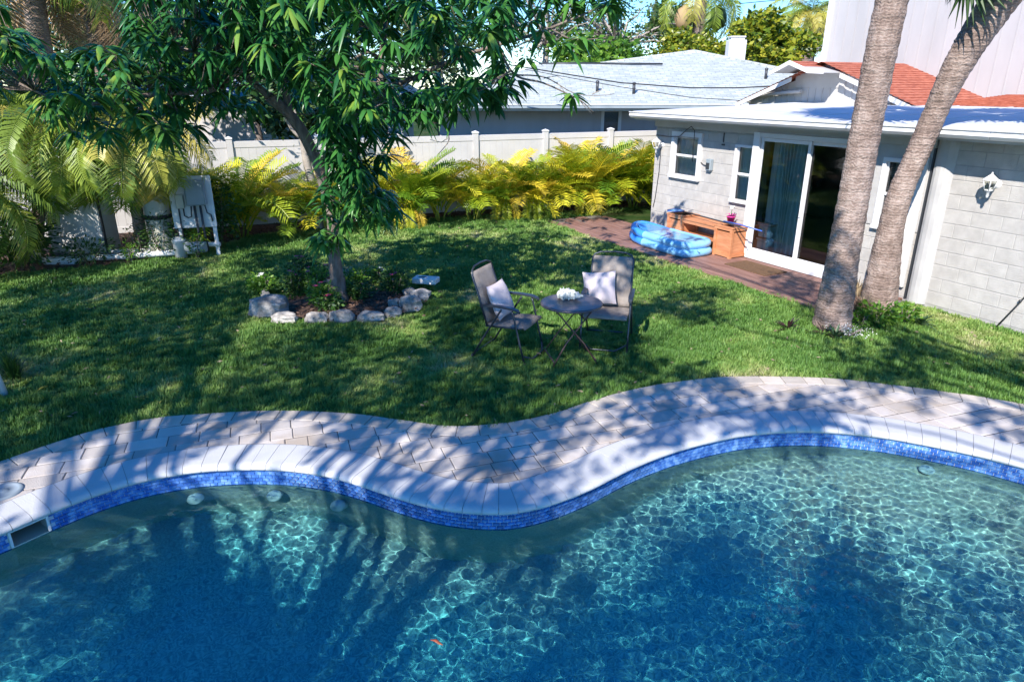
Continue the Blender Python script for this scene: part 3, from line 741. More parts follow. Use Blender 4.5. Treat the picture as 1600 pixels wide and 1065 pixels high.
# gable of the older part
b0 = 4.5; zb = 2.63; ax, az = -2.52, 3.50; lx, rx = -4.85, .10
def rake(s): return az - (abs(s - ax)) * (az - zb) / (2.40)
gb = MB(); gb.add([(lx, b0, zb - .3), (rx, b0, zb - .3), (rx, b0, rake(rx)), (ax, b0, az - .02), (lx, b0, rake(lx)), (lx, b0 + .1, zb - .3), (rx, b0 + .1, zb - .3), (rx, b0 + .1, rake(rx)), (ax, b0 + .1, az - .02), (lx, b0 + .1, rake(lx))],
              [(0, 1, 2, 3, 4), (9, 8, 7, 6, 5), (0, 5, 6, 1), (1, 6, 7, 2), (2, 7, 8, 3), (3, 8, 9, 4), (4, 9, 5, 0)]); gable = gb.build('gable', M['siding'], house)
s = lx + .25
while s < rx - .1:
    top = rake(s) - .04
    if top - zb > .06: MB().box((s, b0 - .008, (zb + .04 + top) / 2), (.028, .016, top - zb - .04)).build('batten', M['siding'], gable)
    s += .2
# steps of shingle courses on a slope between an eave line and a ridge line
def courses(mb, e0, e1, r0, r1, n, t=.014):
    e0, e1, r0, r1 = map(Vector, (e0, e1, r0, r1)); nr = (e1 - e0).cross(r0 - e0).normalized()
    if nr.z < 0: nr = -nr
    for i in range(n):
        a, b = i / n, (i + 1) / n; p0, p1 = e0.lerp(r0, a), e1.lerp(r1, a); q0, q1 = e0.lerp(r0, b), e1.lerp(r1, b)
        mb.add([p0 - nr * t, p1 - nr * t, p1 + nr * t, p0 + nr * t, q1 , q0 ], [(0, 1, 2, 3), (3, 2, 4, 5)])
rr_ = MB(); ov = .28
ext = lambda s, o: rake(s) + o
zr = az + .06
courses(rr_, (rx + .12, b0 - ov, rake(rx + .12) + .04), (rx + .12, 9.5, rake(rx + .12) + .04), (ax, b0 - ov, zr), (ax, 9.5, zr), 20)
courses(rr_, (lx - .15, 9.5, rake(lx - .15) + .04), (lx - .15, b0 - ov, rake(lx - .15) + .04), (ax, 9.5, zr), (ax, b0 - ov, zr), 20)
courses(rr_, (.1, 4.62, 2.68), (9, 4.62, 2.68), (.1, 7.2, 2.86), (9, 7.2, 2.86), 18)
courses(rr_, (-3.45, b0 - ov - .55, 3.37), (-3.45, b0, 3.37), (-2.93, b0 - ov - .55, 3.58), (-2.93, b0, 3.58), 4, .01)
courses(rr_, (-2.40, b0, 3.40), (-2.40, b0 - ov - .55, 3.40), (-2.93, b0, 3.58), (-2.93, b0 - ov - .55, 3.58), 4, .01)
rr_.build('shingle_roof', M['redshingle'], house)
def bar(mb, p, q, w, h):   # a board between two points of the local frame, w deep (y), h high
    p, q = Vector(p), Vector(q); dz = Vector((0, 0, h)); dy = Vector((0, w, 0))
    mb.add([p, q, q + dy, p + dy, p + dz, q + dz, q + dz + dy, p + dz + dy], [(0, 3, 2, 1), (4, 5, 6, 7), (0, 1, 5, 4), (1, 2, 6, 5), (2, 3, 7, 6), (3, 0, 4, 7)])
for p, q in (((lx - .17, rake(lx - .17)), (-3.3, rake(-3.3))), ((-1.95, rake(-1.95)), (rx + .13, rake(rx + .13)))):
    f = MB(); bar(f, (p[0], b0 - ov - .03, p[1] - .08), (q[0], b0 - ov - .03, q[1] - .08), .03, .10); f.build('rake_board', M['offwhite'], house)
f = MB(); bb = b0 - ov - .58; bar(f, (-3.47, bb, 3.28), (-2.93, bb, 3.50), .03, .09); bar(f, (-2.93, bb, 3.50), (-2.38, bb, 3.31), .03, .09); bar(f, (-2.38, bb, 3.31), (-1.95, bb, 3.29), .03, .09); f.build('hood_trim', M['offwhite'], house)
f = MB(); bar(f, (-3.42, bb + .03, 3.32), (-2.93, bb + .03, 3.52), .8, .02); bar(f, (-2.93, bb + .03, 3.52), (-2.0, bb + .03, 3.31), .8, .02); f.build('hood_soffit', M['siding'], house)
f = MB(); g0 = b0 - .03; f.add([(-3.40, g0, 3.0), (-2.0, g0, 3.0), (-2.0, g0, 3.28), (-2.52, g0, 3.49), (-2.93, g0, 3.50), (-3.40, g0, 3.30), (-3.40, b0 + .02, 3.0), (-2.0, b0 + .02, 3.0), (-2.0, b0 + .02, 3.28), (-2.52, b0 + .02, 3.49), (-2.93, b0 + .02, 3.50), (-3.40, b0 + .02, 3.30)],
      [(0, 1, 2, 3, 4, 5), (0, 6, 7, 1), (1, 7, 8, 2), (5, 11, 6, 0)]); f.build('gable_panel', M['siding'], house)
f = MB(); f.tube([HM for HM in [(-4.7, b0 - .12, 2.78), (-3.9, b0 - .12, 2.86), (-3.1, b0 - .12, 2.92)]], .045, 8); f.tube([(-4.72, b0 - .12, 2.79), (-4.74, b0 - .12, 2.62)], .05, 8); f.build('vent_pipe', M['siding'], house)
# tall block behind
tw = MB(); tw.box((2.2, 7.2 + 2.5, 4.6), (14.2, 5.0, 4.4)); tower = tw.build('upper_storey', M['tower'], house)
s = -4.7; k = 0
while s < 6.5:
    MB().box((s, 7.193, 4.7), (.018, .014, 4.18)).build('batten', M['tower'], tower); s += .31; k += 1
MB().box((-4.92, 7.19, 4.72), (.14, .06, 4.2)).build('corner_trim', M['white'], tower)
# service meter and cables on the wall
mt = thing('meter_box', 'small grey electric box on the block wall right of the first window', 'electric box', HW(-1.28, 0, 1.58), HRZ)
MB().box((0, -.045, 0), (.13, .09, .22), ch=.01).build('case', M['boxgrey'], mt); MB().box((0, -.095, -.02), (.09, .02, .12), ch=.005).build('cover', M['darkmetal'], mt)
MB().tube([(-.06, -.03, -.03), (-.2, -.02, -.02), (-.34, -.02, .05)], .008, 6).build('cable', M['black'], mt)
ob = MB(); ob.box((-1.0, -.01, 1.98), (.07, .02, .03)); ob.tube([(-1.0, -.012, 2.2), (-1.0, -.012, 2.02)], .008, 6)
tag(ob.build('wall_hook', M['darkmetal'], None, HA, HRZ), 'tiny dark hook and wire under the frieze board between the two left windows', 'hook')
cb = MB(); cb.tube([(-3.0, -.03, 2.05), (-2.6, -.06, 2.04), (-2.2, -.08, 2.06), (-2.0, -.08, 2.2), (-1.85, -.09, 2.28), (-1.74, -.09, 2.2), (-1.74, -.08, 1.6)], .007, 6); cb.tube([(-2.82, -.03, 1.78), (-2.83, -.02, 1.3), (-2.9, -.02, .7), (-2.95, -.02, .5)], .007, 6)
tag(cb.build('wall_cable', M['black'], None, HA, HRZ), 'thin black cable looped loosely over the first white window', 'cable')
# lanterns
def lantern(s, z, label):
    t = thing('wall_lantern', label, 'lantern', HW(s, 0, z), HRZ, 'white lanterns on the grey house wall')
    Mx = Matrix.Translation((0, -.17, 0))
    MB().lathe([(.0, .012), (.055, .010), (.06, .0)], 14, Matrix.Rotation(R(90), 4, 'X')).build('back_plate', M['white'], t)
    b = MB(); b.tube([(0, 0, -.01), (0, -.06, -.05), (0, -.13, -.05), (0, -.17, -.06)], [.014, .013, .012, .012], 8); b.build('arm', M['white'], t)
    b = MB(); b.lathe([(.0, .165), (.012, .16), (.01, .14), (.03, .125), (.10, .07), (.105, .06), (.09, .055), (0, .055)], 6, Mx, False); b.build('cap', M['white'], t)
    b = MB(); b.lathe([(.088, .052), (.055, -.06)], 6, Mx, False); b.build('glass', M['lampglass'], t)
    b = MB()
    for k in range(6):
        g = 2 * math.pi * k / 6; b.tube([(.09 * math.cos(g), -.17 + .09 * math.sin(g), .055), (.057 * math.cos(g), -.17 + .057 * math.sin(g), -.06)], .006, 5)
    b.build('cage', M['white'], t)
    b = MB(); b.lathe([(0, -.058), (.06, -.06), (.05, -.075), (.022, -.09), (.018, -.15), (.008, -.17), (0, -.175)], 10, Mx); b.build('finial', M['white'], t)
lantern(4.04, 1.83, 'white lantern on the block wall at the far right, right of the palms')
lantern(-2.80, 1.86, 'white lantern at the far left end of the house wall above the golden palms')
# leaning dark pole + white door edge at right border of the photo
p = MB(); x0, y0 = G(1557, 508); e = HW(4.88, -.02, .82); p.tube([(x0, y0, -.02), (x0 + (e.x - x0) * .5, y0 + (e.y - y0) * .5, .38), (e.x, e.y, e.z), tuple(Vector((x0, y0, -.02)).lerp(e, 1.9))], .011, 8); p.lathe([(0, .02), (.02, .01), (.02, -.01), (0, -.02)], 8, Matrix.Translation(Vector((x0, y0, -.02)).lerp(e, .5)))
tag(p.build('garden_pole', M['darkmetal']), 'thin dark pole leaning on the block wall at the right edge', 'pole')
dp = thing('downspout', 'white downspout with dark side at the right end of the block wall', 'downspout', HW(5.02, 0, 0), HRZ)
MB().box((.06, -.05, 1.2), (.10, .09, 2.4), ch=.01).build('pipe', M['white'], dp); MB().box((0, -.02, 1.2), (.02, .03, 2.38)).build('edge_strip', M['darkmetal'], dp); MB().box((-.035, -.02, .28), (.05, .03, .06), ch=.004).build('clamp', M['boxgrey'], dp)
# ================================================================ PATIO
pt = [G(880, 352), G(960, 399), G(1066, 420), G(1164, 457), G(1275, 474)]
def h_local(p): v = Vector((p[0], p[1], 0)) - HA; return (v.dot(HU), v.dot(HN))
patio = bpy.data.objects.new('patio', None); COL.objects.link(patio); patio.location = HA; patio.rotation_euler = (0, 0, HRZ)
pm_ = MB()
pm_.prism([(-5.2, -1.5), (-3.2, -1.62), (-1.2, -1.62), (.6, -1.58), (3.2, -1.52), (3.2, .0), (-2.8, .0), (-5.2, .0)], -.05, -.022)
base = pm_.build('patio', M['joint'], None, HA, HRZ, 'structure'); base['label'] = 'reddish brown boarded patio along the house wall'
bpy.data.objects.remove(patio)
y = -1.60
while y < -.02:
    w = .136; x = -4.6 + random.uniform(-.5, .3); x1 = 3.1 + random.uniform(-.2, .1)
    xs = [x]
    while xs[-1] < x1: xs.append(min(xs[-1] + random.uniform(1.8, 2.8), x1))
    for a, b in zip(xs, xs[1:]):
        if b - a > .15: MB().box(((a + b) / 2, y + w / 2, -.012 + random.uniform(-.0015, .0015)), (b - a - .005, w - .005, .03), ch=.003).build('board', M['patio'], base)
    y += w
m = MB().box((.72, -.62, .012), (.95, .55, .016), ch=.005); tag(m.build('doormat', M['mat'], None, HA, HRZ), 'worn brown coir doormat before the sliding glass door', 'doormat')
# ================================================================ FENCE
fence = thing('vinyl_fence', 'long white vinyl privacy fence with capped posts behind the golden palms', 'fence', FA, math.atan2(-.3617, -.9323))
for k in range(-1, 13):
    x = 1.28 - .02 + 1.91 * (k - 0) if k >= 0 else -.62
    b = MB(); b.box((x, 0, .96), (.125, .125, 1.96)); b.build('post', M['vinyl'], fence)
    b = MB(); b.add([(x - .075, -.075, 1.94), (x + .075, -.075, 1.94), (x + .075, .075, 1.94), (x - .075, .075, 1.94), (x - .075, -.075, 1.965), (x + .075, -.075, 1.965), (x + .075, .075, 1.965), (x - .075, .075, 1.965), (x, 0, 2.0)],
        [(0, 3, 2, 1), (0, 1, 5, 4), (1, 2, 6, 5), (2, 3, 7, 6), (3, 0, 4, 7), (4, 5, 8), (5, 6, 8), (6, 7, 8), (7, 4, 8)]); b.build('post_cap', M['white'], fence)
    xa = x + .0625; xb = x + (1.91 if k >= 0 else 1.88) - .0625
    for z, h in ((1.82, .14), (.10, .14)): MB().box(((xa + xb) / 2, 0, z), (xb - xa, .055, h), ch=.006).build('rail', M['vinyl'], fence)
    n = 11; w = (xb - xa) / n
    for i in range(n): MB().box((xa + w * (i + .5), .0, .96), (w - .002, .03, 1.58), ch=.002).build('plank', M['vinyl'], fence)
# ================================================================ NEIGHBOUR'S HOUSE
nh = thing('neighbor_house', 'low neighbouring house with pale grey-green shingle roof and long white eave beyond the fence', 'house', (0, 21, 0))
k = .33
def P_(x, y): return (x, y, 2.52 + k * y)
r = MB()
r.add([P_(-2.6, -.1), P_(13.0, -.1), P_(6.4, 5.0), P_(2.95, 3.65), P_(.9, 3.65)], [(0, 1, 2, 3, 4)])
r.add([P_(2.95, 3.65), P_(6.4, 5.0), (6.4, 5.0, 2.52 + k * 5), (2.95, 9, 2.6), (9, 11, 2.5), P_(13.0, -.1), (.9, 3.65, 2.52 + k * 3.65), (-2.6, 8, 2.5), P_(-2.6, -.1)], [(0, 1, 3), (1, 4, 3), (1, 5, 4), (6, 0, 3), (6, 3, 7), (6, 7, 8)])
r.build('roof', M['paleshingle'], nh)
r = MB(); r.tube([P_(.9, 3.65), P_(2.95, 3.66)], .05, 6); r.tube([(2.95, 3.6, 3.74), (5.0, 3.45, 3.72)], .03, 6); r.build('ridge_strip', M['darkmetal'], nh)
r = MB(); r.tube([P_(2.95, 3.65), P_(6.4, 5.0), P_(13, -.1)], .06, 6); r.build('ridge_cap', M['paleshingle'], nh)
r = MB(); r.box((5.2, -.10, 2.44), (15.6, .05, .16)); r.build('fascia', M['white'], nh)
r = MB(); r.box((5.2, -.19, 2.47), (15.6, .12, .11), ch=.02); r.build('gutter', M['boxgrey'], nh)
r = MB(); r.box((5.2, -.19, 2.535), (15.6, .15, .02)); r.build('gutter_lip', M['white'], nh)
r = MB(); r.box((5.2, .35, 2.36), (15.4, .85, .02)); r.build('soffit', M['tower'], nh)
M['nwall'] = pm('nwall', (.40, .38, .39), (.47, .45, .455), scale=1.5, rough=.8, stretch=(1, 1, .3))
nw = MB()
for a, b, p, q in cutrects(-2.2, 13, -.05, 2.36, [(2.78, 3.22, .9, 2.3)]): nw.box(((a + b) / 2, .75, (p + q) / 2), (b - a, .1, q - p))
nw = nw.build('wall', M['nwall'], nh)
x = -2.1
while x < 10.5:
    if not 2.70 < x < 3.3: MB().box((x, .692, 1.17), (.045, .022, 2.36)).build('batten', M['nwall'], nw)
    x += .38
w = MB(); w.box((2.74, .69, 1.6), (.09, .05, 1.5)); w.box((3.26, .69, 1.6), (.09, .05, 1.5)); w.box((3.0, .69, 1.5), (.42, .05, .06)); w.box((3.0, .69, .88), (.6, .07, .06)); w = w.build('window', M['white'], nh)
MB().box((3.0, .72, 1.6), (.43, .01, 1.42)).build('pane', M['glassmat'], w); MB().box((3.0, .80, 1.6), (.5, .02, 1.5)).build('blind', M['darkmetal'], w)
for px, py in ((933, 138), (990, 140), (1196, 117)):
    q = at(px, py, 22.5); x, y = q.x, 1.4
    for Y in np.arange(21.2, 26, .05):
        q = at(px, py + 6, Y)
        if q.z <= 2.52 + k * (Y - 21): x, y = q.x, Y - 21; break
    v = MB(); v.tube([(x, y, 2.5 + k * y), (x, y, 2.80 + k * y)], .045, 8); v.lathe([(.0, .05), (.055, .03), (.055, -.02)], 8, Matrix.Translation((x, y, 2.8 + k * y))); v.build('vent_pipe', M['darkmetal'], nh)
ch = MB(); ch.box((7.72, 4.6, 3.85), (.58, .45, 1.3), ch=.01); co = ch.build('chimney', M['white'], nh)
c2 = MB(); c2.box((7.72, 4.6, 4.53), (.46, .34, .07), ch=.01); c2.box((7.72, 4.6, 4.60), (.52, .40, .05), ch=.01); c2.build('cap', M['white'], co)
# second house far left
n2 = thing('neighbor_house', 'pale house half hidden behind the mango leaves at the upper left', 'house', (-9.5, 26, 0))
MB().box((0, 1.5, 1.4), (11, 3, 2.8)).build('wall', M['nwall'], n2); MB().box((2.2, -.02, 1.6), (2.0, .06, 1.1)).build('window', M['boxgrey'], n2)
r = MB(); r.add([(-6, -.6, 2.7), (6, -.6, 2.7), (6, 3.6, 2.7), (-6, 3.6, 2.7), (-4, 1.5, 4.1), (4, 1.5, 4.1)], [(0, 1, 5, 4), (1, 2, 5), (2, 3, 4, 5), (3, 0, 4), (3, 2, 1, 0)]); r.build('roof', M['boxgrey'], n2)
# overhead cables
def cable(pts, rad, label):
    b = MB(); P = []
    for a, c in zip(pts, pts[1:]):
        for i in range(8): P.append(Vector(a).lerp(Vector(c), i / 8))
    P.append(Vector(pts[-1])); b.tube(P, rad, 5); tag(b.build('overhead_cable', M['black']), label, 'cable', 'cables crossing the view of the pale roof')
cable([at(790, 100, 19.5), at(900, 118, 19.5), at(970, 129, 19.5), at(1080, 137, 19.5), at(1150, 137, 19.5), at(1215, 134, 19.5)], .016, 'upper thick black cable sagging across the pale roof toward the gable')
cable([at(820, 108, 19.8), at(960, 134, 19.8), at(1080, 152, 19.8), at(1210, 160, 19.8), at(1260, 161, 19.8)], .009, 'lower thin black cable crossing the pale roof near its eave')
cable([at(700, 3, 40), at(1000, 20, 40), at(1300, -8, 40)], .02, 'thin wire high in the sky above the chimney')
# ================================================================ VEGETATION
M['grass'] = leafmat('grass', [(.045, .13, .02), (.105, .235, .04), (.19, .325, .065), (.33, .41, .12), (.50, .45, .27)], scale=.9, rough=.6, trans=.25)
M['mango'] = leafmat('mango_leaf', [(.014, .08, .026), (.03, .14, .034), (.065, .21, .04), (.12, .27, .045), (.22, .33, .05)], scale=1.0, rough=.28, trans=.2)
M['mango_obj'] = leafmat('mango_leaf_single', [(.014, .08, .026), (.03, .14, .034), (.065, .21, .04), (.12, .27, .045), (.22, .33, .05)], scale=1.0, rough=.28, trans=.2, attr=False)
M['areca'] = leafmat('areca_leaf', [(.10, .22, .015), (.24, .36, .02), (.48, .52, .025), (.70, .62, .035), (.74, .50, .06)], scale=.7, rough=.45, trans=.3, attr=False)
M['datepalm'] = leafmat('palm_leaf', [(.10, .18, .025), (.22, .31, .035), (.38, .42, .06), (.55, .46, .10)], scale=.8, rough=.45, trans=.25, attr=False)
M['deadfrond'] = leafmat('dead_frond', [(.28, .17, .09), (.42, .28, .15), (.5, .38, .25)], scale=1, rough=.8, trans=.15, attr=False)
M['fanleaf'] = leafmat('fan_leaf', [(.012, .045, .015), (.03, .075, .02), (.06, .11, .03)], scale=1, rough=.4, trans=.15, attr=False)
M['shrub'] = leafmat('shrub_leaf', [(.015, .06, .012), (.04, .11, .02), (.09, .18, .03)], scale=1, rough=.5, trans=.25)
M['lime'] = leafmat('lime_leaf', [(.04, .13, .015), (.10, .24, .02), (.2, .34, .04)], scale=2, rough=.45, trans=.3)
M['oak'] = leafmat('oak_leaf', [(.03, .06, .015), (.07, .12, .03), (.14, .20, .06)], scale=.6, rough=.5, trans=.2)
M['olivegreen'] = leafmat('yellow_green_leaf', [(.05, .10, .012), (.13, .20, .015), (.26, .30, .02), (.40, .36, .03)], scale=.8, rough=.4, trans=.25)
M['petal'] = pm('petal', (.60, .02, .10), (.75, .10, .25), scale=20, rough=.5)
M['petalw'] = pm('petalw', (.75, .75, .70), rough=.5)
M['straw'] = leafmat('straw', [(.20, .15, .09), (.33, .25, .16), (.42, .34, .22)], scale=3, rough=.8, trans=.1)
# ---- grass
def pts_in(poly, n, rs):
    P = np.array(poly); lo, hi = P.min(0), P.max(0); q = rs.rand(n, 2) * (hi - lo) + lo
    return q[in_loop(q[:, 0], q[:, 1], P)]
dk2 = [(p.x + .05 * noise.noise(p * 6), p.y - .022 + .07 * noise.noise(p * 9)) for p in offset(Dk, -.0)[::3]]; bd2 = [(p.x, p.y) for p in bed]
hp0 = lambda s: tuple(HW(s, -.03)[:2])
lawn = [(-7, 3.6)] + dk2 + [hp0(7.9)]
hp = lambda s, b: tuple(HW(s, b)[:2])
lawn += [hp(5.0, -.03), hp(3.5, -.03), hp(3.25, .0), hp(3.2, -.35), hp(3.2, -1.5), hp(.6, -1.6), hp(-1.2, -1.64), hp(-3.2, -1.64), hp(-5.1, -1.5), hp(-5.1, 0)] + bd2[::-1][:-1] + [(-12, 10.5), (-12, 5)]
rs = np.random.RandomState(11)
def grass(n_per, lawnpoly):
    area = 24 * 16; q = pts_in(lawnpoly, int(area * n_per), rs)
    d = np.hypot(q[:, 0], q[:, 1]); keepp = rs.rand(len(q)) < np.clip((8.5 / d) ** 1.6, .12, 1)
    q = q[keepp]; d = d[keepp]
    vis = (np.abs(q[:, 0]) < .80 * (q[:, 1] * .94 + 1.1) + 1.6)
    q, d = q[vis], d[vis]
    # thin and dry patches
    nz = np.array([noise.noise(Vector((x * .9, y * .9, 1.7))) for x, y in q]); nz2 = np.array([noise.noise(Vector((x * 4, y * 4, 5.7))) for x, y in q])
    dry = np.clip((nz + .45 * nz2) * 1.15 + .13, 0, 1)
    # the strip before the patio, below the palms and round the rock bed is worn
    worn = np.exp(-((q[:, 0] - 1.3) ** 2 / 1.6 + (q[:, 1] - 12.6) ** 2 / 2.5)) * .6 + np.exp(-((q[:, 0] - 4.9) ** 2 + (q[:, 1] - 9.6) ** 2) / .5) * .9 + np.exp(-((q[:, 0] - 2.35) ** 2 / .35 + (q[:, 1] - 6.98) ** 2 / .03)) * 1.1 + np.exp(-((q[:, 0] + 3.3) ** 2 + (q[:, 1] - 11.3) ** 2) / 1.4) * .45
    inbed = ((q[:, 0] + 2.4) / 1.05) ** 2 + ((q[:, 1] - 9.75) / .80) ** 2 < 1
    k = (rs.rand(len(q)) > worn * .6) & ~inbed
    q, d, dry, worn = q[k], d[k], dry[k], worn[k]; n = len(q)
    az = rs.rand(n) * 6.283; clm = np.array([noise.noise(Vector((x * 7, y * 7, 2.2))) for x, y in q]); hh = (.022 + .05 * rs.rand(n) ** 1.5) * (1 - .3 * dry) * (1 + 1.1 * clm); lean = .015 + .05 * rs.rand(n); w = .0035 + .0012 * np.clip(d - 5, 0, 10)
    w = w * (.7 + .6 * rs.rand(n))
    c, s_ = np.cos(az), np.sin(az); z0 = np.full(n, -.032)
    a = np.stack([q[:, 0] - s_ * w, q[:, 1] + c * w, z0], 1); b = np.stack([q[:, 0] + s_ * w, q[:, 1] - c * w, z0], 1)
    t = np.stack([q[:, 0] + c * lean, q[:, 1] + s_ * lean, z0 + hh], 1)
    V = np.stack([a, b, t], 1).reshape(-1, 3); F = np.arange(3 * n).reshape(-1, 3)
    tone = np.clip(.28 + .30 * (rs.rand(n) - .5) + dry * .55 + worn * .45, 0, 1)
    return V, F, np.repeat(tone, 3)
V, F, tn = grass(7500, lawn)
print('grass', len(F))
gr = npmesh('grass', V, F, M['grass'], tone=tn, kind='stuff'); gr['label'] = 'mown patchy lawn grass between pool deck, patio and planting bed'; gr['category'] = 'grass'
# fallen leaves and dry bits on the lawn and in the beds
q = pts_in(lawn, 2600, rs); q = q[np.abs(q[:, 0]) < .8 * (q[:, 1] + 1)]
V, F, tn = cards(np.c_[q, np.full(len(q), .012)], .055, 5, .35, .25); o = npmesh('fallen_leaves', V, F, M['straw'], tone=tn, kind='stuff')
bp = pts_in([(p.x, p.y) for p in bed] + [(p.x, p.y) for p in far[::-1]], 9000, rs)
V, F, tn = cards(np.c_[bp, np.full(len(bp), .035)], .07, 6, .5, .3); o = npmesh('bark_chips', V, F, M['chip'], tone=tn, kind='stuff')
# ---- frond makers
def feather_frond(name, length, arch, leaf, n, vee, mat, seed, wid=.022, droop=.5, stem=.18):
    rr = random.Random(seed); b = MB(); pts = []
    for i in range(9):
        t = i / 8; a = R(75) - arch * t ** 1.1; 
        if i == 0: p = Vector((0, 0, 0))
        else: p = pts[-1] + Vector((math.cos(a), 0, math.sin(a))) * length / 8
        pts.append(p)
    b.tube(pts, [.014 * (1 - .8 * i / 8) + .002 for i in range(9)], 4, smooth=True)
    for i in range(n):
        t = stem + (1 - stem) * (i + .5) / n; k = t * 8; j = min(int(k), 7); p = pts[j].lerp(pts[j + 1], k - j); d = (pts[j + 1] - pts[j]).normalized()
        L = leaf * (math.sin(math.pi * (.12 + .80 * (i + .5) / n)) ** .6) * rr.uniform(.85, 1.1)
        nrm = Vector((-d.z, 0, d.x))
        for sd in (-1, 1):
            dirv = (Vector((0, sd, 0)) * .82 + d * .55 + nrm * vee + Vector((0, 0, rr.uniform(-.12, .12)))).normalized()
            mid = p + dirv * L * .5; tip = p + dirv * L + Vector((0, 0, -droop * L * rr.uniform(.5, 1.1)))
            wv = d * wid * .5
            b.add([p - wv * .4, mid - wv, tip, mid + wv, p + wv * .4], [(0, 1, 3, 4), (1, 2, 3)])
    m = bpy.data.meshes.new(name); m.from_pydata(b.v, [], b.f); m.materials.append(mat); m.update(); return m
def place_frond(mesh, name, par, loc, az, tilt, sc, twist=0):
    o = bpy.data.objects.new(name, mesh); COL.objects.link(o); o.parent = par; o.location = loc
    o.rotation_euler = (Matrix.Rotation(az, 3, 'Z') @ Matrix.Rotation(tilt, 3, 'Y') @ Matrix.Rotation(twist, 3, 'X')).to_euler(); o.scale = (sc,) * 3
    return o
areca_m = [feather_frond('frond', 1.15, R(a), .33, 26, .35, M['areca'], k, .028, .3) for k, a in enumerate((48, 66, 86, 108))]
date_m = [feather_frond('frond', 1.7, R(a), .42, 46, .15, M['datepalm'], 20 + k, .028, .6) for k, a in enumerate((95, 125, 150, 165))]
ordn = ['first', 'second', 'third', 'fourth', 'fifth', 'sixth', 'seventh', 'eighth', 'ninth', 'tenth', 'eleventh', 'twelfth', 'thirteenth', 'fourteenth', 'fifteenth', 'sixteenth']
rr = random.Random(21)
areca = []
sp = [(.35, .75), (1.05, .9), (1.8, .8), (2.5, .95), (3.2, .85), (3.95, 1.0), (4.7, .85), (5.5, 1.0), (6.3, .85), (7.1, 1.0), (8.0, .85), (8.9, 1.0), (9.8, 1.1), (10.8, 1.2), (11.8, 1.1)]
for k, (s_, off_) in enumerate(sp):
    p = FA + FU * s_ + FN * (off_ + .1)
    t = thing('areca_palm', f'golden-green areca palm clump, {ordn[k]} from the house corner along the white fence', 'palm', (p.x, p.y, .02), 0, 'golden areca palms along the white fence')
    b = MB()
    for i in range(7):
        a = rr.uniform(0, 6.28); r0 = rr.uniform(.02, .14); b.tube([(math.cos(a) * r0, math.sin(a) * r0, -.05), (math.cos(a) * (r0 + .10), math.sin(a) * (r0 + .10), .28)], [.02, .014], 5)
    b.build('stems', M['datepalm'], t)
    base_sc = rr.choice([1.05, 1.2, 1.35, 1.5]) * rr.uniform(.94, 1.06) * (1 if k not in (4,) else 1.1)
    for i in range(30):
        a = i * 2.4 + rr.uniform(-.3, .3); inner = i / 30; r0 = .05 + .12 * (1 - inner)
        place_frond(areca_m[rr.randrange(4) if inner < .75 else rr.randrange(2)], 'frond', t, (math.cos(a) * r0, math.sin(a) * r0, .12 + .45 * inner * rr.uniform(.7, 1)), a, R(rr.uniform(-10, 26)) * (1 - inner * .9), base_sc * rr.uniform(.75, 1.1), rr.uniform(-.3, .3))
    if k in (3, 5, 6, 9):
        for i in range(3):   # dry hanging leaves low on the clump
            a = -1.9 + i * .5; fo = place_frond(areca_m[3], 'dead_frond', t, (math.cos(a) * .1, math.sin(a) * .1, .4), a, R(60), .6)
            fo.data = fo.data.copy() if i == 0 and False else fo.data
# ---- feather palms at the left
def feather_palm(name, label, base, crown, lean_pts, nf, sc, seed, cat='palm', rad=.09, low=0, dead=0, meshes=None):
    rr = random.Random(seed); t = thing(name, label, cat, base); bv = Vector(base); cv = Vector(crown) - bv
    pts = [Vector((0, 0, -.05))] + [Vector(p) - bv for p in lean_pts] + [cv]; P = []
    for i in range(len(pts) - 1):
        for j in range(10): P.append(pts[i].lerp(pts[i + 1], j / 10))
    P.append(pts[-1]); b = MB(); b.tube(P, [rad * (1.25 - .4 * i / len(P)) * (1 + .10 * (i % 2)) for i in range(len(P))], 10); b.build('trunk', M['palmbark'], t)
    for i in range(nf):
        a = i * 2.399 + rr.uniform(-.2, .2); inn = i / nf
        place_frond((meshes or date_m)[min(3, int((1 - inn) * 4))], 'frond', t, cv + Vector((math.cos(a), math.sin(a), 0)) * .05, a, R(rr.uniform(-5, 12)) + (1 - inn) * R(30 + low), sc * rr.uniform(.85, 1.1), rr.uniform(-.4, .4))
    for i in range(dead):
        a = i * 2.1 + .4; o = place_frond(dead_m, 'dead_frond', t, cv + Vector((math.cos(a), math.sin(a), -.6)) * .1, a, R(rr.uniform(55, 80)), sc * rr.uniform(.8, 1.05), rr.uniform(-.4, .4))
    return t
dead_m = feather_frond('dead_frond', 1.9, R(150), .42, 30, .1, M['deadfrond'], 77, .018, .9)
c1 = at(72, 195, 12.2); c2 = at(196, 206, 12.4)
feather_palm('date_palm', 'small feathery palm at the left, its fronds hanging before the pale heater cabinet', (-8.9, 12.5, 0), c1, [(-8.5, 12.4, 1.2)], 34, 1.15, 5, low=35)
feather_palm('date_palm', 'small feathery palm between the pale cabinet and the white electric panel', (-7.2, 13.1, 0), c2, [(-7.0, 12.8, 1.2)], 34, 1.1, 9, low=35)
feather_palm('date_palm', 'low feathery palm at the far left edge in front of the bed', (-9.4, 11.4, 0), (-9.2, 11.3, 1.3), [], 30, 1.1, 15, low=20)
c = at(45, -60, 15); feather_palm('tall_palm', 'tall palm with tan hanging dead fronds at the top left corner', (-9.9, 15, 0), c, [], 14, 1.5, 31, rad=.2, dead=16)
c = at(128, -70, 16.5); feather_palm('tall_palm', 'second tall palm with tan dead fronds right of the corner one', (c.x, 16.5, 0), c, [], 14, 1.4, 33, rad=.19, dead=16)
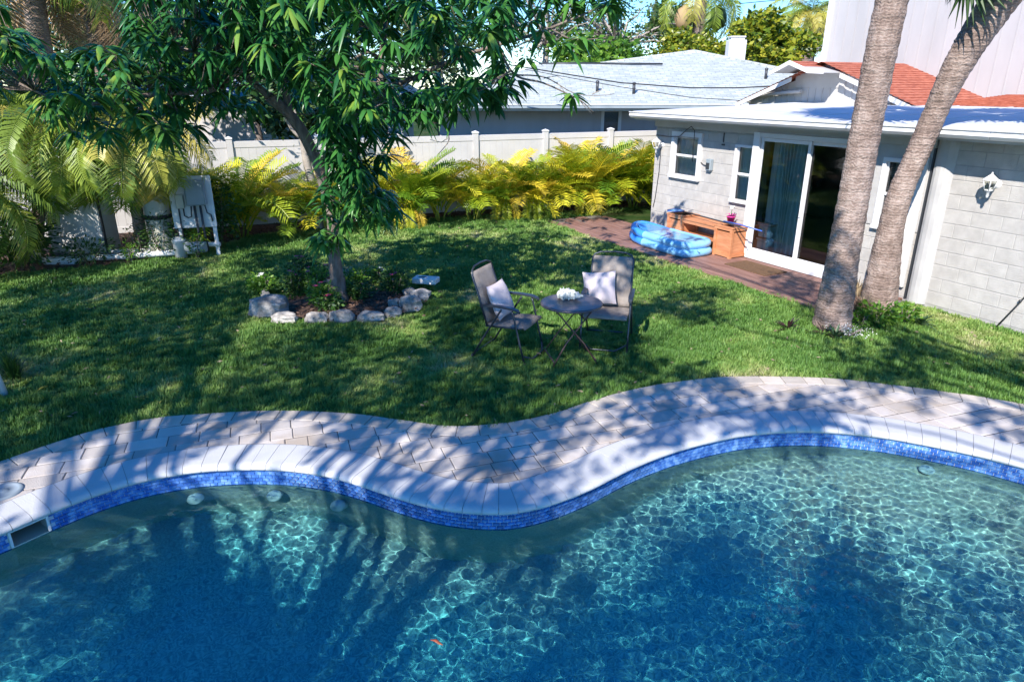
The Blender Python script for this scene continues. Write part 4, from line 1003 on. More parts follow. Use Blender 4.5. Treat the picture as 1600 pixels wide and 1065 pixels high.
# ---- two big leaning palm trunks by the wall
def bark_trunk(name, label, pts, radii, seed, loc):
    t = thing(name, label, 'palm', loc); lv = Vector(loc); rr = random.Random(seed); N = 150; n = 26; b = MB()
    P = catmull3([Vector(p) for p in pts], N); rad = np.interp(np.linspace(0, 1, N), np.linspace(0, 1, len(radii)), radii)
    vs = []
    for i in range(N):
        ph = (i % 3) / 3; 
        for j in range(n):
            g = 2 * math.pi * j / n
            r = rad[i] * (1 + .05 * (1 - ph) + .05 * noise.noise(Vector((math.cos(g) * 2.5, math.sin(g) * 2.5, i * .35 + seed))) + .03 * noise.noise(Vector((math.cos(g) * 9, math.sin(g) * 9, i * .9 + seed))))
            vs.append(tuple(P[i] - lv + Vector((math.cos(g) * r, math.sin(g) * r, 0))))
    b.add(vs, [(i * n + j, i * n + (j + 1) % n, (i + 1) * n + (j + 1) % n, (i + 1) * n + j) for i in range(N - 1) for j in range(n)], smooth=False)
    b.build('trunk', M['palmbark'], t); return t
def catmull3(P, N):
    P = [P[0] * 2 - P[1]] + P + [P[-1] * 2 - P[-2]]; K = len(P) - 3; out = []
    for k in range(N):
        u = k / (N - 1) * K; i = min(int(u), K - 1); t = u - i; a, b, c, d = P[i:i + 4]
        out.append(.5 * ((2 * b) + (c - a) * t + (2 * a - 5 * b + 4 * c - d) * t * t + (3 * b - a - 3 * c + d) * t ** 3))
    return out
gA = G(1299, 508); gB = G(1372, 480)
tA = bark_trunk('cabbage_palm', 'thick straight palm trunk on the lawn before the sliding door, left of the leaning one', [(gA[0], gA[1], -.1), (gA[0] + .0, gA[1], 1.5), (gA[0] + .02, gA[1], 3.2), (gA[0] + .1, gA[1], 5.0), (gA[0] + .15, gA[1] - .1, 6.4)], [.24, .19, .175, .172, .172, .172, .17], 3, (gA[0], gA[1], 0))
Bp = [Vector((gB[0], gB[1], -.1)), at(1398, 330, 9.5), at(1440, 225, 9.45), at(1492, 112, 9.3), at(1556, 10, 9.1)]; Bp += [Bp[-1] + Vector((.45, -.3, 1.15))]
tB = bark_trunk('cabbage_palm', 'palm trunk leaning right across the block wall and red roof', Bp, [.25, .16, .148, .145, .185, .225, .235], 8, (gB[0], gB[1], 0))
def fan_leaf(name, rad, nseg, mat, seed, droop=.35):
    rr = random.Random(seed); b = MB(); b.tube([(0, 0, 0), (.35, 0, .05), (.7, 0, 0)], [.014, .011, .008], 4); c = Vector((.7, 0, 0))
    for i in range(nseg):
        g = R(-135) + R(270) * i / (nseg - 1); L = rad * (.75 + .25 * math.cos(g * .6)) * rr.uniform(.92, 1.05); d = Vector((math.cos(g), math.sin(g), rr.uniform(-.06, .06)))
        sd = Vector((-math.sin(g), math.cos(g), 0)); w = rad * .055
        m1 = c + d * L * .5 + Vector((0, 0, -.04)); t_ = c + d * L + Vector((0, 0, -droop * L * rr.uniform(.5, 1.2)))
        b.add([c, m1 - sd * w + Vector((0, 0, .02)), m1 - Vector((0, 0, .015)), m1 + sd * w + Vector((0, 0, .02)), t_ - sd * w * .12, t_ + sd * w * .12], [(0, 1, 2), (0, 2, 3), (1, 4, 5, 2), (2, 5, 3)])
    m = bpy.data.meshes.new(name); m.from_pydata(b.v, [], b.f); m.materials.append(mat); m.update(); return m
fan_m = [fan_leaf('fan_leaf', .75, 30, M['fanleaf'], k, d) for k, d in enumerate((.3, .55))]
rr = random.Random(4)
def fan_crown(t, cv, n, lowdeg, sc):
    for i in range(n):
        a = i * 2.399; inn = i / n
        place_frond(fan_m[i % 2], 'fan_leaf', t, cv, a, R(lowdeg * (1 - inn) - 50 * inn) + rr.uniform(-.1, .1), sc * rr.uniform(.85, 1.1))
fan_crown(tA, Vector((.15, -.1, 6.5)), 26, 65, 1.25)
fan_crown(tB, Bp[-1] - Vector((gB[0], gB[1], 0)) + Vector((0, 0, .15)), 22, 48, 1.1)
# the dark leaf that hangs into the picture left of the leaning trunk
lf = at(1512, -38, 8.9); o = place_frond(fan_m[1], 'fan_leaf', tB, lf - Vector((gB[0], gB[1], 0)) + Vector((.35, .05, .42)), R(195), R(62), .68)
o = place_frond(fan_m[1], 'fan_leaf', tB, lf - Vector((gB[0], gB[1], 0)) + Vector((.30, .25, .55)), R(160), R(58), .6)
# ---- branch helper
def limb(b, pts, r0, r1, n=8, N=None, wob=.03, seed=0):
    P = catmull3([Vector(p) for p in pts], N or len(pts) * 6)
    for i in range(1, len(P) - 1): P[i] += Vector((noise.noise(P[i] * 2 + Vector((seed, 0, 0))), noise.noise(P[i] * 2 + Vector((0, seed, 3))), noise.noise(P[i] * 2 + Vector((7, 0, seed))))) * wob
    k = len(P); b.tube(P, [r0 + (r1 - r0) * (i / (k - 1)) ** .8 for i in range(k)], n); return P
# ---- mango
mg = G(528, 473); mango = thing('mango_tree', 'dark green mango tree with long drooping leaves growing from the rock-ringed bed', 'tree', (mg[0], mg[1], 0)); MO = Vector((mg[0], mg[1], 0))
def mk(px, py, Y): return at(px, py, Y) - MO
b = MB(); b.lathe([(.22, -.06), (.17, .05), (.145, .18), (.135, .4)], 14)
P = limb(b, [(0, 0, .2), mk(524, 400, 9.7), mk(518, 330, 9.65), mk(500, 262, 9.6), mk(478, 215, 9.5), mk(452, 178, 9.4), mk(420, 150, 9.2)], .105, .065, 12, seed=2)
b.build('trunk', M['bark'], mango)
b = MB(); tips = []
for pts, r0 in [([mk(420, 150, 9.2), mk(370, 110, 9.0), mk(300, 80, 8.8), mk(235, 70, 8.7)], .05), ([mk(452, 178, 9.4), mk(440, 110, 9.5), mk(430, 30, 9.8), mk(440, -120, 10.2)], .055),
                ([mk(500, 262, 9.6), mk(530, 210, 9.3), mk(590, 150, 9.0), mk(680, 105, 8.7), mk(780, 70, 8.5), mk(860, 45, 8.5), mk(950, 5, 8.6)], .045), ([mk(518, 330, 9.65), mk(540, 300, 9.4), mk(560, 240, 9.2), mk(600, 190, 9)], .05),
                ([mk(370, 110, 9.0), mk(330, 140, 8.7), mk(230, 150, 8.4), mk(120, 160, 8.1), mk(30, 130, 7.9)], .05), ([mk(590, 150, 9.0), mk(600, 60, 9.3), mk(620, -60, 9.8)], .055), ([mk(780, 70, 8.5), mk(805, 118, 8.4), mk(850, 130, 8.4), mk(905, 155, 8.4), mk(928, 175, 8.4)], .018),
                ([mk(805, 118, 8.4), mk(850, 122, 8.45), mk(900, 148, 8.45), mk(960, 146, 8.4)], .010), ([mk(860, 45, 8.5), mk(900, 62, 8.5), mk(950, 60, 8.5)], .015), ([mk(600, 190, 9), mk(680, 190, 8.8), mk(700, 215, 8.8), mk(685, 240, 8.8)], .015),
                ([mk(520, 345, 9.6), mk(530, 330, 9.3), mk(540, 335, 9.2)], .02), ([mk(518, 395, 9.6), mk(518, 385, 9.35), mk(510, 380, 9.2)], .02)]:
    tips.append(limb(b, pts, r0, r0 * .25, 7, seed=len(tips)))
b.build('limbs', M['bark'], mango)
# thin secondary stem crossing the fence
# leaf whorls : regions of the crown as (x0,y0,x1,y1,count,Y0,Y1)
rs2 = random.Random(12); cen = []; tone = []
def region(poly, n, Y0, Y1, tn=.35):
    xs = [p[0] for p in poly]; ys = [p[1] for p in poly]; c_ = 0
    while c_ < n:
        x, y = rs2.uniform(min(xs), max(xs)), rs2.uniform(min(ys), max(ys))
        if in_loop(np.array([x]), np.array([y]), poly)[0]:
            Y = rs2.uniform(Y0, Y1); p = at(x, y, Y)
            cen.append(p - MO); tone.append(tn - .10 + .25 * noise.noise(p * 1.3)); c_ += 1
region([(-120, 20), (20, 10), (60, 75), (170, 70), (235, 130), (262, 215), (215, 205), (120, 215), (75, 185), (60, 130), (-120, 120)], 120, 7.2, 9.4, .6)
region([(170, -60), (260, -60), (420, -60), (480, 10), (470, 130), (400, 120), (330, 120), (250, 150), (225, 90)], 175, 7.6, 9.9, .42)
region([(240, 90), (330, 110), (360, 170), (290, 215), (250, 200)], 34, 8.4, 9.8, .5)
region([(430, -60), (830, -60), (800, 40), (800, 110), (760, 145), (690, 160), (640, 190), (600, 215), (510, 215), (470, 140)], 225, 7.5, 9.9, .45)
region([(500, 250), (580, 250), (590, 300), (500, 300)], 10, 8.9, 9.4, .5)
region([(505, 180), (610, 190), (640, 215), (610, 255), (560, 290), (515, 290)], 40, 8.4, 9.3, .38)
region([(490, 300), (600, 290), (635, 335), (560, 345), (490, 345)], 26, 8.8, 9.5, .6)
region([(492, 360), (540, 355), (545, 378), (500, 385)], 9, 8.9, 9.4, .6)
region([(800, -40), (950, -40), (960, 10), (860, 60), (830, 70)], 16, 8.2, 8.8, .5)
region([(640, 150), (760, 130), (800, 110), (815, 125), (780, 155), (720, 175), (660, 185)], 20, 8.4, 8.9, .45)
for x, y in ((893, 148), (905, 60), (955, 8), (850, 50), (880, 70), (820, 92)): cen.append(at(x, y, 8.4) - MO); tone.append(.6)
region([(300, 120), (500, 120), (500, 165), (420, 175), (330, 165)], 14, 9.8, 10.8, .6)
# crown above the frame
for i in range(120):
    a = rs2.uniform(0, 6.28); r = 4.2 * math.sqrt(rs2.random()); x = -2.6 + r * math.cos(a) * 1.05; y = 9.2 + r * math.sin(a) * .8; z = 4.3 + 2.2 * (1 - (r / 4.3) ** 2) * rs2.uniform(.3, 1)
    if x > -4.6 and z > 3.9 and not (proj(x, y, z) and proj(x, y, z)[1] > 20): cen.append(Vector((x, y, z)) - MO); tone.append(.35)
cen = [tuple(c_) for c_ in cen]; tone = np.array(tone)
V, F, tn, Kv, Kf = whorls(cen, 12, .225, .056, .8, 3, up=.15, tone_c=tone, segs=4)
nl = len(V) // Kv; ctr = V.reshape(nl, Kv, 3).mean(1) + np.array(MO)
score = []
for i, c_ in enumerate(ctr):
    q = proj(*c_); score.append(c_[1] if q and 0 < q[0] < 1600 and 5 < q[1] < 420 else 99)
idx = np.argsort(score)[:300]; msk = np.ones(nl, bool); msk[idx] = False
Vr = V.reshape(nl, Kv, 3)[msk].reshape(-1, 3); F1 = (F[:Kf] - F[:Kf].min()); nm = int(msk.sum())
Fr = (F1[None] + (np.arange(nm) * Kv)[:, None, None]).reshape(-1, 4)
npmesh('foliage', Vr, Fr, M['mango'], mango, tone=tn.reshape(nl, Kv)[msk].ravel(), kind='stuff', smooth=True)
for i in idx:
    vv = V.reshape(nl, Kv, 3)[i]; c_ = vv[1].copy(); m = bpy.data.meshes.new('leaf'); m.from_pydata([tuple(v) for v in (vv - c_)], [], [tuple(f) for f in F1.tolist()]); m.polygons.foreach_set('use_smooth', [True] * len(F1)); m.materials.append(M['mango_obj'])
    mkobj('leaf', m, None, mango, tuple(c_))
b = MB()
for c_ in cen[:420]:
    c_ = Vector(c_); best = min((p for T_ in tips for p in T_[::3]), key=lambda p: (p - c_).length_squared)
    if (best - c_).length < 1.6: b.tube([best, best.lerp(c_, .5) + Vector((0, 0, -.05)), c_], [.009, .006, .004], 4)
b.build('twigs', M['bark'], mango)
b = MB()   # bare twigs at the right
for pts in ([(905, 155), (915, 168), (925, 178)], [(870, 128), (880, 140), (882, 150)], [(850, 122), (870, 118), (880, 124)], [(925, 147), (940, 140), (942, 132)], [(700, 215), (690, 222), (672, 218)], [(940, 30), (900, 40), (870, 62)]):
    b.tube([mk(x, y, 8.42) for x, y in pts], [.006, .004, .003], 4)
b.build('bare_twigs', M['palebark'], mango)
# thin pale stem behind the mango
st = thing('slender_tree', 'slim pale-barked stem crossing the white fence just left of the mango trunk', 'tree', (at(500, 338, 15.5).x, 15.5, 0)); so_ = Vector(st.location)
b = MB(); top = limb(b, [(0, 0, -.05), at(486, 285, 15.4) - so_, at(474, 220, 15.3) - so_, at(462, 175, 15.2) - so_, at(430, 120, 15) - so_], .11, .06, 9, wob=.04); limb(b, [at(474, 220, 15.3) - so_, at(455, 200, 15.2) - so_, at(440, 160, 15) - so_], .05, .02, 7)
limb(b, [at(478, 240, 15.3) - so_, at(500, 255, 15.3) - so_, at(520, 280, 15.2) - so_], .03, .012, 6)
b.build('trunk', M['palebark'], st)
V, F, tn = cards(np.array([top[-1 - (i % 3)] + Vector((rs2.gauss(0, .5), rs2.gauss(0, .5), rs2.gauss(.3, .5))) for i in range(700)]), .12, 9); npmesh('crown', V, F, M['shrub'], st, tone=tn)
# ---- shrubs in the left bed
def bush(name, label, px, py, w, h, n, mat, seed, size=.06, cat='shrub', group=None, z0=0):
    x, y = G(px, py); t = thing(name, label, cat, (x, y, 0), 0, group); rs = np.random.RandomState(seed)
    u = rs.randn(n, 3); u /= np.linalg.norm(u, axis=1)[:, None]; r = rs.rand(n) ** .45; lob = 1 + .35 * np.sin(u[:, 0] * 5 + seed) * np.cos(u[:, 1] * 4 + seed * 2)
    C = u * (r * lob)[:, None] * np.array([w / 2, w / 2, h / 2]) + np.array([0, 0, h * .55 + z0]); C = C[C[:, 2] > .01]
    V, F, tn = cards(C, size, seed, .45); npmesh('foliage', V, F, mat, t, tone=tn)
    b = MB(); rr = random.Random(seed)
    for k in range(6): a = rr.uniform(0, 6.28); b.tube([(0, 0, -.03), (math.cos(a) * w * .18, math.sin(a) * w * .18, h * .4), (math.cos(a) * w * .3, math.sin(a) * w * .3, h * .8)], [.012, .008, .004], 5)
    b.build('stem', M['bark'], t); return t
bush('leafy_shrub', 'loose green shrub right of the white electric panel', 345, 385, .9, 1.35, 1500, M['shrub'], 41, .08)
bush('leafy_shrub', 'dark thin shrub standing before the white electric panel legs', 290, 398, .35, .8, 420, M['shrub'], 42, .06)
bush('leafy_shrub', 'small sparse shrub between the filter tank and the cabinet', 225, 400, .7, .6, 500, M['shrub'], 43, .05)
bush('leafy_shrub', 'low fresh green shrub below the electric panel at the bed edge', 310, 402, .35, .5, 320, M['lime'], 44, .05)
bush('leafy_shrub', 'low shrub at the end of the white pipe run', 205, 408, .3, .35, 260, M['lime'], 45, .045)
bush('leafy_shrub', 'dense dark shrub in the corner left of the cabinet', 35, 420, 1.3, 1.0, 1600, M['shrub'], 46, .09)
# grass tufts
def tuft(name, label, px, py, h, n, mat, seed, spread=.5, w=.006, cat='ornamental grass'):
    x, y = G(px, py); rs = np.random.RandomState(seed); az = rs.rand(n) * 6.283; el = rs.uniform(.3, 1.45, n); L = h * rs.uniform(.6, 1.1, n)
    r0 = rs.rand(n) * .05; b0 = np.stack([np.cos(az) * r0, np.sin(az) * r0, np.zeros(n)], 1); d = np.stack([np.cos(az) * np.cos(el) * spread, np.sin(az) * np.cos(el) * spread, np.sin(el)], 1)
    sd = np.stack([-np.sin(az), np.cos(az), np.zeros(n)], 1) * w
    m1 = b0 + d * (L * .55)[:, None]; t_ = b0 + d * L[:, None] + np.stack([np.cos(az), np.sin(az), -np.ones(n)], 1) * (L * .18)[:, None]
    V = np.stack([b0 - sd, b0 + sd, m1 + sd, m1 - sd, t_], 1).reshape(-1, 3); a = np.arange(n) * 5; F = np.stack([a, a + 1, a + 2, a + 3], 1); F2 = np.stack([a + 3, a + 2, a + 4, a + 4], 1)
    V = np.vstack([V]); Fm = [tuple(f) for f in F] + [tuple(f[:3]) for f in F2]
    m = bpy.data.meshes.new(name); m.from_pydata([tuple(v) for v in V], [], Fm); m.materials.append(mat); at_ = m.attributes.new('tone', 'FLOAT', 'POINT'); at_.data.foreach_set('value', np.repeat(rs.rand(n), 5).astype(np.float32))
    o = bpy.data.objects.new(name, m); COL.objects.link(o); o.location = (x, y, -.03); tag(o, label, cat); return o
tuft('dry_grass_clump', 'dry straw-coloured grass clump at the foot between the two palm trunks', 1345, 492, .42, 420, M['straw'], 3)
tuft('dry_grass_clump', 'small dry grass clump behind, against the house wall between the trunks', 1338, 462, .45, 120, M['straw'], 4)
tuft('dry_grass_clump', 'tall wispy dark grass clump at the left edge of the lawn', 22, 590, .55, 260, M['shrub'], 5, .45, .004)
def rosette(name, label, px, py, n, L, w, mat, seed, cat='plant', dark=False):
    x, y = G(px, py); rr = random.Random(seed); t = thing(name, label, cat, (x, y, -.02))
    for i in range(n):
        a = i * 2.399 + rr.uniform(-.2, .2); el = rr.uniform(.3, 1.2); l = L * rr.uniform(.7, 1.1); b = MB(); P = []
        for k in range(5):
            q = k / 4; P.append(Vector((math.cos(el) * l * q + .0, 0, math.sin(el) * l * q - .5 * l * q * q * (1.2 - el * .6))))
        vs = []
        for k, p in enumerate(P):
            ww = w * (math.sin(math.pi * (.15 + .82 * k / 4)) ** .8); vs += [(p.x, -ww / 2, p.z + ww * .2), (p.x, 0, p.z), (p.x, ww / 2, p.z + ww * .2)]
        b.add(vs, [(3 * k + j, 3 * k + j + 3, 3 * k + j + 4, 3 * k + j + 1) for k in range(4) for j in (0, 1)], Matrix.Rotation(a, 4, 'Z'), True); b.build('leaf', mat, t)
    return t
M['purple'] = pm('purple_leaf', (.06, .015, .025), (.03, .05, .02), scale=6, rough=.4); M['darkleaf'] = pm('dark_leaf', (.02, .06, .025), (.05, .10, .04), scale=6, rough=.35)
rosette('bromeliad', 'purple-green bromeliad on the lawn left of the thick palm trunk', 1232, 512, 16, .30, .035, M['purple'], 1)
rosette('bromeliad', 'dark bromeliad at the front foot of the thick palm trunk', 1288, 520, 12, .26, .03, M['purple'], 2)
rosette('bromeliad', 'green strappy plant just right of the dark bromeliad by the trunk', 1305, 524, 12, .28, .03, M['darkleaf'], 3)
rosette('bromeliad', 'dark pointed leaf rosette right of the lime green plants', 1438, 505, 22, .30, .04, M['darkleaf'], 4)
bush('lime_plant', 'bright lime green leafy plant below the leaning palm trunk', 1372, 506, .55, .28, 420, M['lime'], 51, .075)
bush('lime_plant', 'small lime green plant between the palm trunks', 1345, 508, .26, .2, 160, M['lime'], 52, .06)
bush('lime_plant', 'green leafy plant right of the leaning palm base', 1410, 502, .38, .26, 300, M['lime'], 53, .07)
bush('white_flower_plant', 'patch of tiny white flowers in the grass at the palm foot', 1325, 522, .5, .12, 260, M['petalw'], 54, .022)
# ---- bed round the mango : mulch, flowers, rocks
mb_ = MB(); vs = [(0, 0, .05)]; 
for k in range(28): g = 2 * math.pi * k / 28; r = 1 + .06 * math.sin(3 * g); vs += [(1.03 * r * math.cos(g), .80 * r * math.sin(g), -.025), (.6 * math.cos(g), .46 * math.sin(g), .035)]
fs = []
for k in range(28): a, b_ = 1 + 2 * k, 1 + 2 * ((k + 1) % 28); fs += [(a, b_, b_ + 1, a + 1), (0, a + 1, b_ + 1)]
mb_.add(vs, fs, smooth=True); o = mb_.build('flower_bed', M['mulch'], None, (-2.4, 9.77, 0), 0, 'structure')
bq = rs.randn(1500, 2) * [.42, .32]; V, F, tn = cards(np.c_[bq + [-2.3, 9.75], .045 + 0 * bq[:, 0]], .05, 8, .5, .3); npmesh('bark_chips', V, F, M['chip'], tone=tn, kind='stuff')
def rock(label, px, py, w, d, h, seed, rz=0, slab=False):
    x, y = G(px, py); b = MB(); n, m_ = 14, 8; vs = []
    for i in range(m_ + 1):
        th = math.pi * i / m_
        for j in range(n):
            g = 2 * math.pi * j / n; v = Vector((math.sin(th) * math.cos(g), math.sin(th) * math.sin(g), math.cos(th)))
            if not slab: v = Vector([math.copysign(abs(c_) ** .75, c_) for c_ in v])
            r = 1 + .30 * noise.noise(v * 1.6 + Vector((seed * 3.1, 0, 0))) + .14 * noise.noise(v * 4 + Vector((0, seed, 0)))
            v = v * r; vs.append((v.x * w / 2, v.y * d / 2, v.z * h / 2 + h * .36))
    b.add(vs, [(i * n + j, (i + 1) * n + j, (i + 1) * n + (j + 1) % n, i * n + (j + 1) % n) for i in range(m_) for j in range(n)])
    o = b.build('rock', M['rock'], None, (x, y, -.02), rz); tag(o, label, 'rock', 'rocks ringing the mango bed'); return o
rock('largest grey boulder at the left end of the rock ring', 420, 488, .58, .42, .30, 1, .1)
rock('jagged pale rock in front of the largest boulder', 445, 500, .38, .22, .15, 2, -.1)
rock('wedge-shaped rock, third from the left in the front row', 496, 500, .34, .22, .16, 3, .3)
rock('rounded pale rock right before the mango trunk', 534, 499, .36, .24, .18, 4, .1)
rock('flat oblong rock in the middle of the front row', 580, 498, .38, .20, .15, 5, .15)
rock('brownish low rock right of the flat oblong one', 614, 492, .26, .20, .16, 6, .4)
rock('small pale rock tucked behind the brownish one', 616, 479, .18, .16, .16, 7)
rock('tall chunky pale rock at the right bend of the ring', 642, 482, .30, .28, .26, 8, .5)
rock('grey lumpy rock above the chunky one at the right', 657, 466, .30, .24, .20, 9, .2)
rock('small grey stone between the lumpy rock and the flowers', 640, 460, .22, .2, .14, 10, .2)
rock('white stone at the back left edge of the ring', 415, 462, .14, .2, .14, 11, .5)
rock('pale stone at the back right of the ring in the grass', 600, 428, .22, .14, .08, 12)
sl_ = thing('concrete_slab', 'light grey slab with dark recessed handle lying on the rocks at the right', 'slab', (G(666, 449)[0], G(666, 449)[1], .13), -.25)
MB().box((0, 0, 0), (.40, .22, .09), ch=.012).build('body', M['pvc'], sl_); b = MB(); b.tube([(-.12, -.02, .047), (-.05, .0, .052), (.02, -.01, .047)], [.01, .014, .01], 6, flat=.5); b.build('handle', M['black'], sl_)
def flowers(label, px, py, w, h, n, mat, nf, seed, petal='petal'):
    w *= 1.25; h *= 1.35; t = bush('flowering_plant', label, px, py, w, h, int(n * 1.9), mat, seed, .06, 'flowering plant', 'flowering plants in the rock-ringed bed'); rr = random.Random(seed)
    for k in range(nf):
        a = rr.uniform(0, 6.28); r = rr.uniform(0, w * .35); b = MB(); c_ = Vector((math.cos(a) * r, math.sin(a) * r - .03, h * rr.uniform(.85, 1.05)))
        for q in range(6):
            g = q * 1.047; d = Vector((math.cos(g), math.sin(g), .25)); e = Vector((-math.sin(g), math.cos(g), 0)); b.add([c_, c_ + d * .03 - e * .014, c_ + d * .045, c_ + d * .03 + e * .014], [(0, 1, 2, 3)])
        b.build('flower', M[petal], t)
flowers('green plant with crimson blooms at the back left of the bed', 478, 440, .42, .32, 420, M['shrub'], 4, 61)
flowers('yellow-green plant with white blooms, leftmost in the bed', 410, 458, .40, .22, 380, M['lime'], 3, 62, 'petalw')
flowers('bushy plant with red blooms at the left of the bed', 462, 458, .40, .26, 420, M['shrub'], 3, 63)
flowers('leafy plant with magenta blooms right behind the front rocks', 505, 478, .38, .26, 420, M['lime'], 4, 64)
flowers('low dark plant with magenta bloom beside the trunk foot', 520, 486, .30, .18, 260, M['shrub'], 2, 65)
flowers('dark plant with one pink bloom right of the mango trunk', 560, 470, .34, .22, 380, M['shrub'], 1, 66)
flowers('light green plant with small red blooms just left of the trunk', 500, 455, .40, .30, 420, M['lime'], 3, 67)
flowers('rounded green plant with purple bloom at the right of the bed', 618, 458, .36, .26, 420, M['shrub'], 2, 68)
flowers('low green plant at the back right of the bed with white blooms', 600, 440, .3, .18, 260, M['shrub'], 2, 69, 'petalw')
flowers('pale clump behind the trunk with sparse leaves', 560, 445, .45, .2, 260, M['lime'], 0, 70)
# ---- background trees
def tree(name, label, X, Y, z0, w, h, n, mat, seed, size=.35, clump=26, trunk_h=None, bark='bark', sparse=.0):
    t = thing(name, label, 'tree', (X, Y, 0)); rs = np.random.RandomState(seed); rr = random.Random(seed); cl = []
    for i in range(clump):
        u = rs.randn(3); u /= np.linalg.norm(u); r = .45 + .5 * rs.rand(); cl.append(np.array([u[0] * w / 2 * r, u[1] * w / 2 * r, z0 + h / 2 + u[2] * h / 2 * r]))
    C = []
    for c_ in cl:
        k = n // clump; rad = (w + h) / 2 * .17 * rr.uniform(.7, 1.3); q = rs.randn(k, 3); q /= np.linalg.norm(q, axis=1)[:, None]; C.append(c_ + q * (rad * rs.rand(k) ** .4)[:, None] * np.array([1.2, 1.2, .8]))
    C = np.vstack(C); V, F, tn = cards(C, size, seed, .55); npmesh('crown', V, F, mat, t, tone=tn)
    b = MB(); tr = [(0, 0, -.1), (rr.uniform(-.2, .2), 0, z0 * .6), (rr.uniform(-.3, .3), 0, z0 + h * .25)]; limb(b, tr, w * .035, w * .02, 8, wob=.1)
    for c_ in cl[:14 if not sparse else clump]: limb(b, [tr[-1], Vector(tr[-1]).lerp(Vector(c_), .5) + Vector((0, 0, .2)), tuple(c_)], w * .014, w * .003, 5, N=8, wob=.2, seed=rr.random() * 9)
    b.build('trunk', M[bark], t); return t
def bt(name, label, px, py_top, py_bot, wpx, Y, n, mat, seed, **k):
    c_ = at(px, (py_top + py_bot) / 2, Y); tp = at(px, py_top, Y).z; bo = at(px, py_bot, Y).z; dep = Y * math.cos(PITCH); return tree(name, label, c_.x, Y, bo, wpx * dep / FPX, tp - bo, n, mat, seed, **k)
bt('broadleaf_tree', 'round yellow-green broadleaf tree right behind the chimney', 1195, 18, 120, 150, 29, 9500, M['olivegreen'], 71, size=.22, clump=34)
bt('broadleaf_tree', 'smaller yellow-green tree between the roof peak and the chimney', 1075, 50, 110, 110, 31, 4200, M['olivegreen'], 72, size=.2)
bt('sparse_oak', 'bare-twigged grey oak with thin leaves above the pale roof', 960, -40, 115, 240, 34, 2600, M['oak'], 73, size=.15, clump=44, bark='palebark', sparse=1)
bt('sparse_oak', 'sparse grey oak left behind the mango twigs', 850, -60, 110, 220, 36, 2600, M['oak'], 74, size=.15, clump=40, bark='palebark', sparse=1)
bt('broadleaf_tree', 'bright green tree top low above the pale roof ridge', 920, 50, 125, 150, 30, 2400, M['lime'], 75, size=.26)
bt('broadleaf_tree', 'dark green tree behind the tall stemmed palm', 1060, 0, 80, 120, 38, 2200, M['shrub'], 76, size=.3)
for i, (px, y0, y1, w, Y, m_) in enumerate([(60, -40, 190, 260, 24, 'oak'), (230, -60, 190, 260, 22, 'shrub'), (380, -80, 180, 240, 23, 'lime'), (530, -80, 170, 240, 25, 'shrub'), (690, -60, 150, 220, 30, 'oak'), (-60, -60, 200, 240, 21, 'shrub'), (450, 100, 205, 150, 21, 'oak')]):
    bt('garden_tree', ['olive tree crown in the top left corner behind the dead palm fronds', 'dark tree behind the mango, second from the left', 'light green tree behind the mango, third from the left', 'dark tree filling the gaps above the mango trunk', 'grey-green tree behind the right limb of the mango', 'dark tree cut by the left edge of the picture', 'low olive tree just over the white fence left of the mango trunk'][i], px, y0, y1, w, Y, 3600, M[m_], 80 + i, size=.24)
# queen palm with hanging seed pods, and a date palm
c = at(1096, -8, 33); qp = feather_palm('queen_palm', 'tall slim palm with hanging brown seed pods above the roof peak', (c.x, 33, 0), c, [], 11, 1.7, 91, rad=.28, low=35, meshes=[date_m[3]] * 4)
for dx in (-.75, .7): b = MB(); b.lathe([(0, .5), (.3, .3), (.42, 0), (.35, -.35), (0, -.6)], 10, Matrix.Translation(Vector((dx, -.3, c.z - .9)))); b.build('seed_pod', M['deadfrond'] if dx < 0 else M['oak'], qp)
c = at(1268, 30, 35); feather_palm('date_palm', 'shaggy date palm beside the tall grey wall, behind the yellow-green tree', (c.x, 35, 0), c, [], 34, 1.25, 93, rad=.35, dead=12)
# ---- shade trees that stand behind and beside the camera; their crowns throw the dappled shade
SH = [[.2, .15, .15, .2, .2, .2, .2, .3, .15, .15, .2, 0, 0, 0, 0, 0],
      [.9, .9, .9, .8, .7, .5, .5, .6, .5, .6, .45, .5, .3, .2, 0, 0],
      [.9, .85, .85, .65, .8, .8, .9, .8, .9, .8, .75, .7, .75, .72, .72, .6],
      [.95, .85, .7, .75, .65, .75, .85, .85, .75, .55, .55, .62, .62, .7, .65, .6],
      [.45, .28, .22, .38, .7, .6, .75, .9, .85, .6, .3, .25, .2, .2, .3, .4],
      [.85, .95, .85, .75, .6, .5, .7, .85, .75, .6, .65, .75, .65, .5, .55, .4],
      [1, 1, .9, .7, .45, .45, .45, .45, .65, .95, .85, .55, .42, .42, .75, .5],
      [1, 1, .85, .5, .45, .42, .38, .38, .5, .8, .55, .3, .3, .7, .75, .4]]
def shade_at(px, py):
    fx = min(max((px - 50) / 100, 0), 14.999); fy = min(max((py - 350) / 100, 0), 6.999); i, j = int(fx), int(fy); u, v = fx - i, fy - j
    return (SH[j][i] * (1 - u) + SH[j][i + 1] * u) * (1 - v) + (SH[j + 1][i] * (1 - u) + SH[j + 1][i + 1] * u) * v
clumps = []; rc = random.Random(99); SAX, SAY = math.sin(SUN_PHI), math.cos(SUN_PHI)
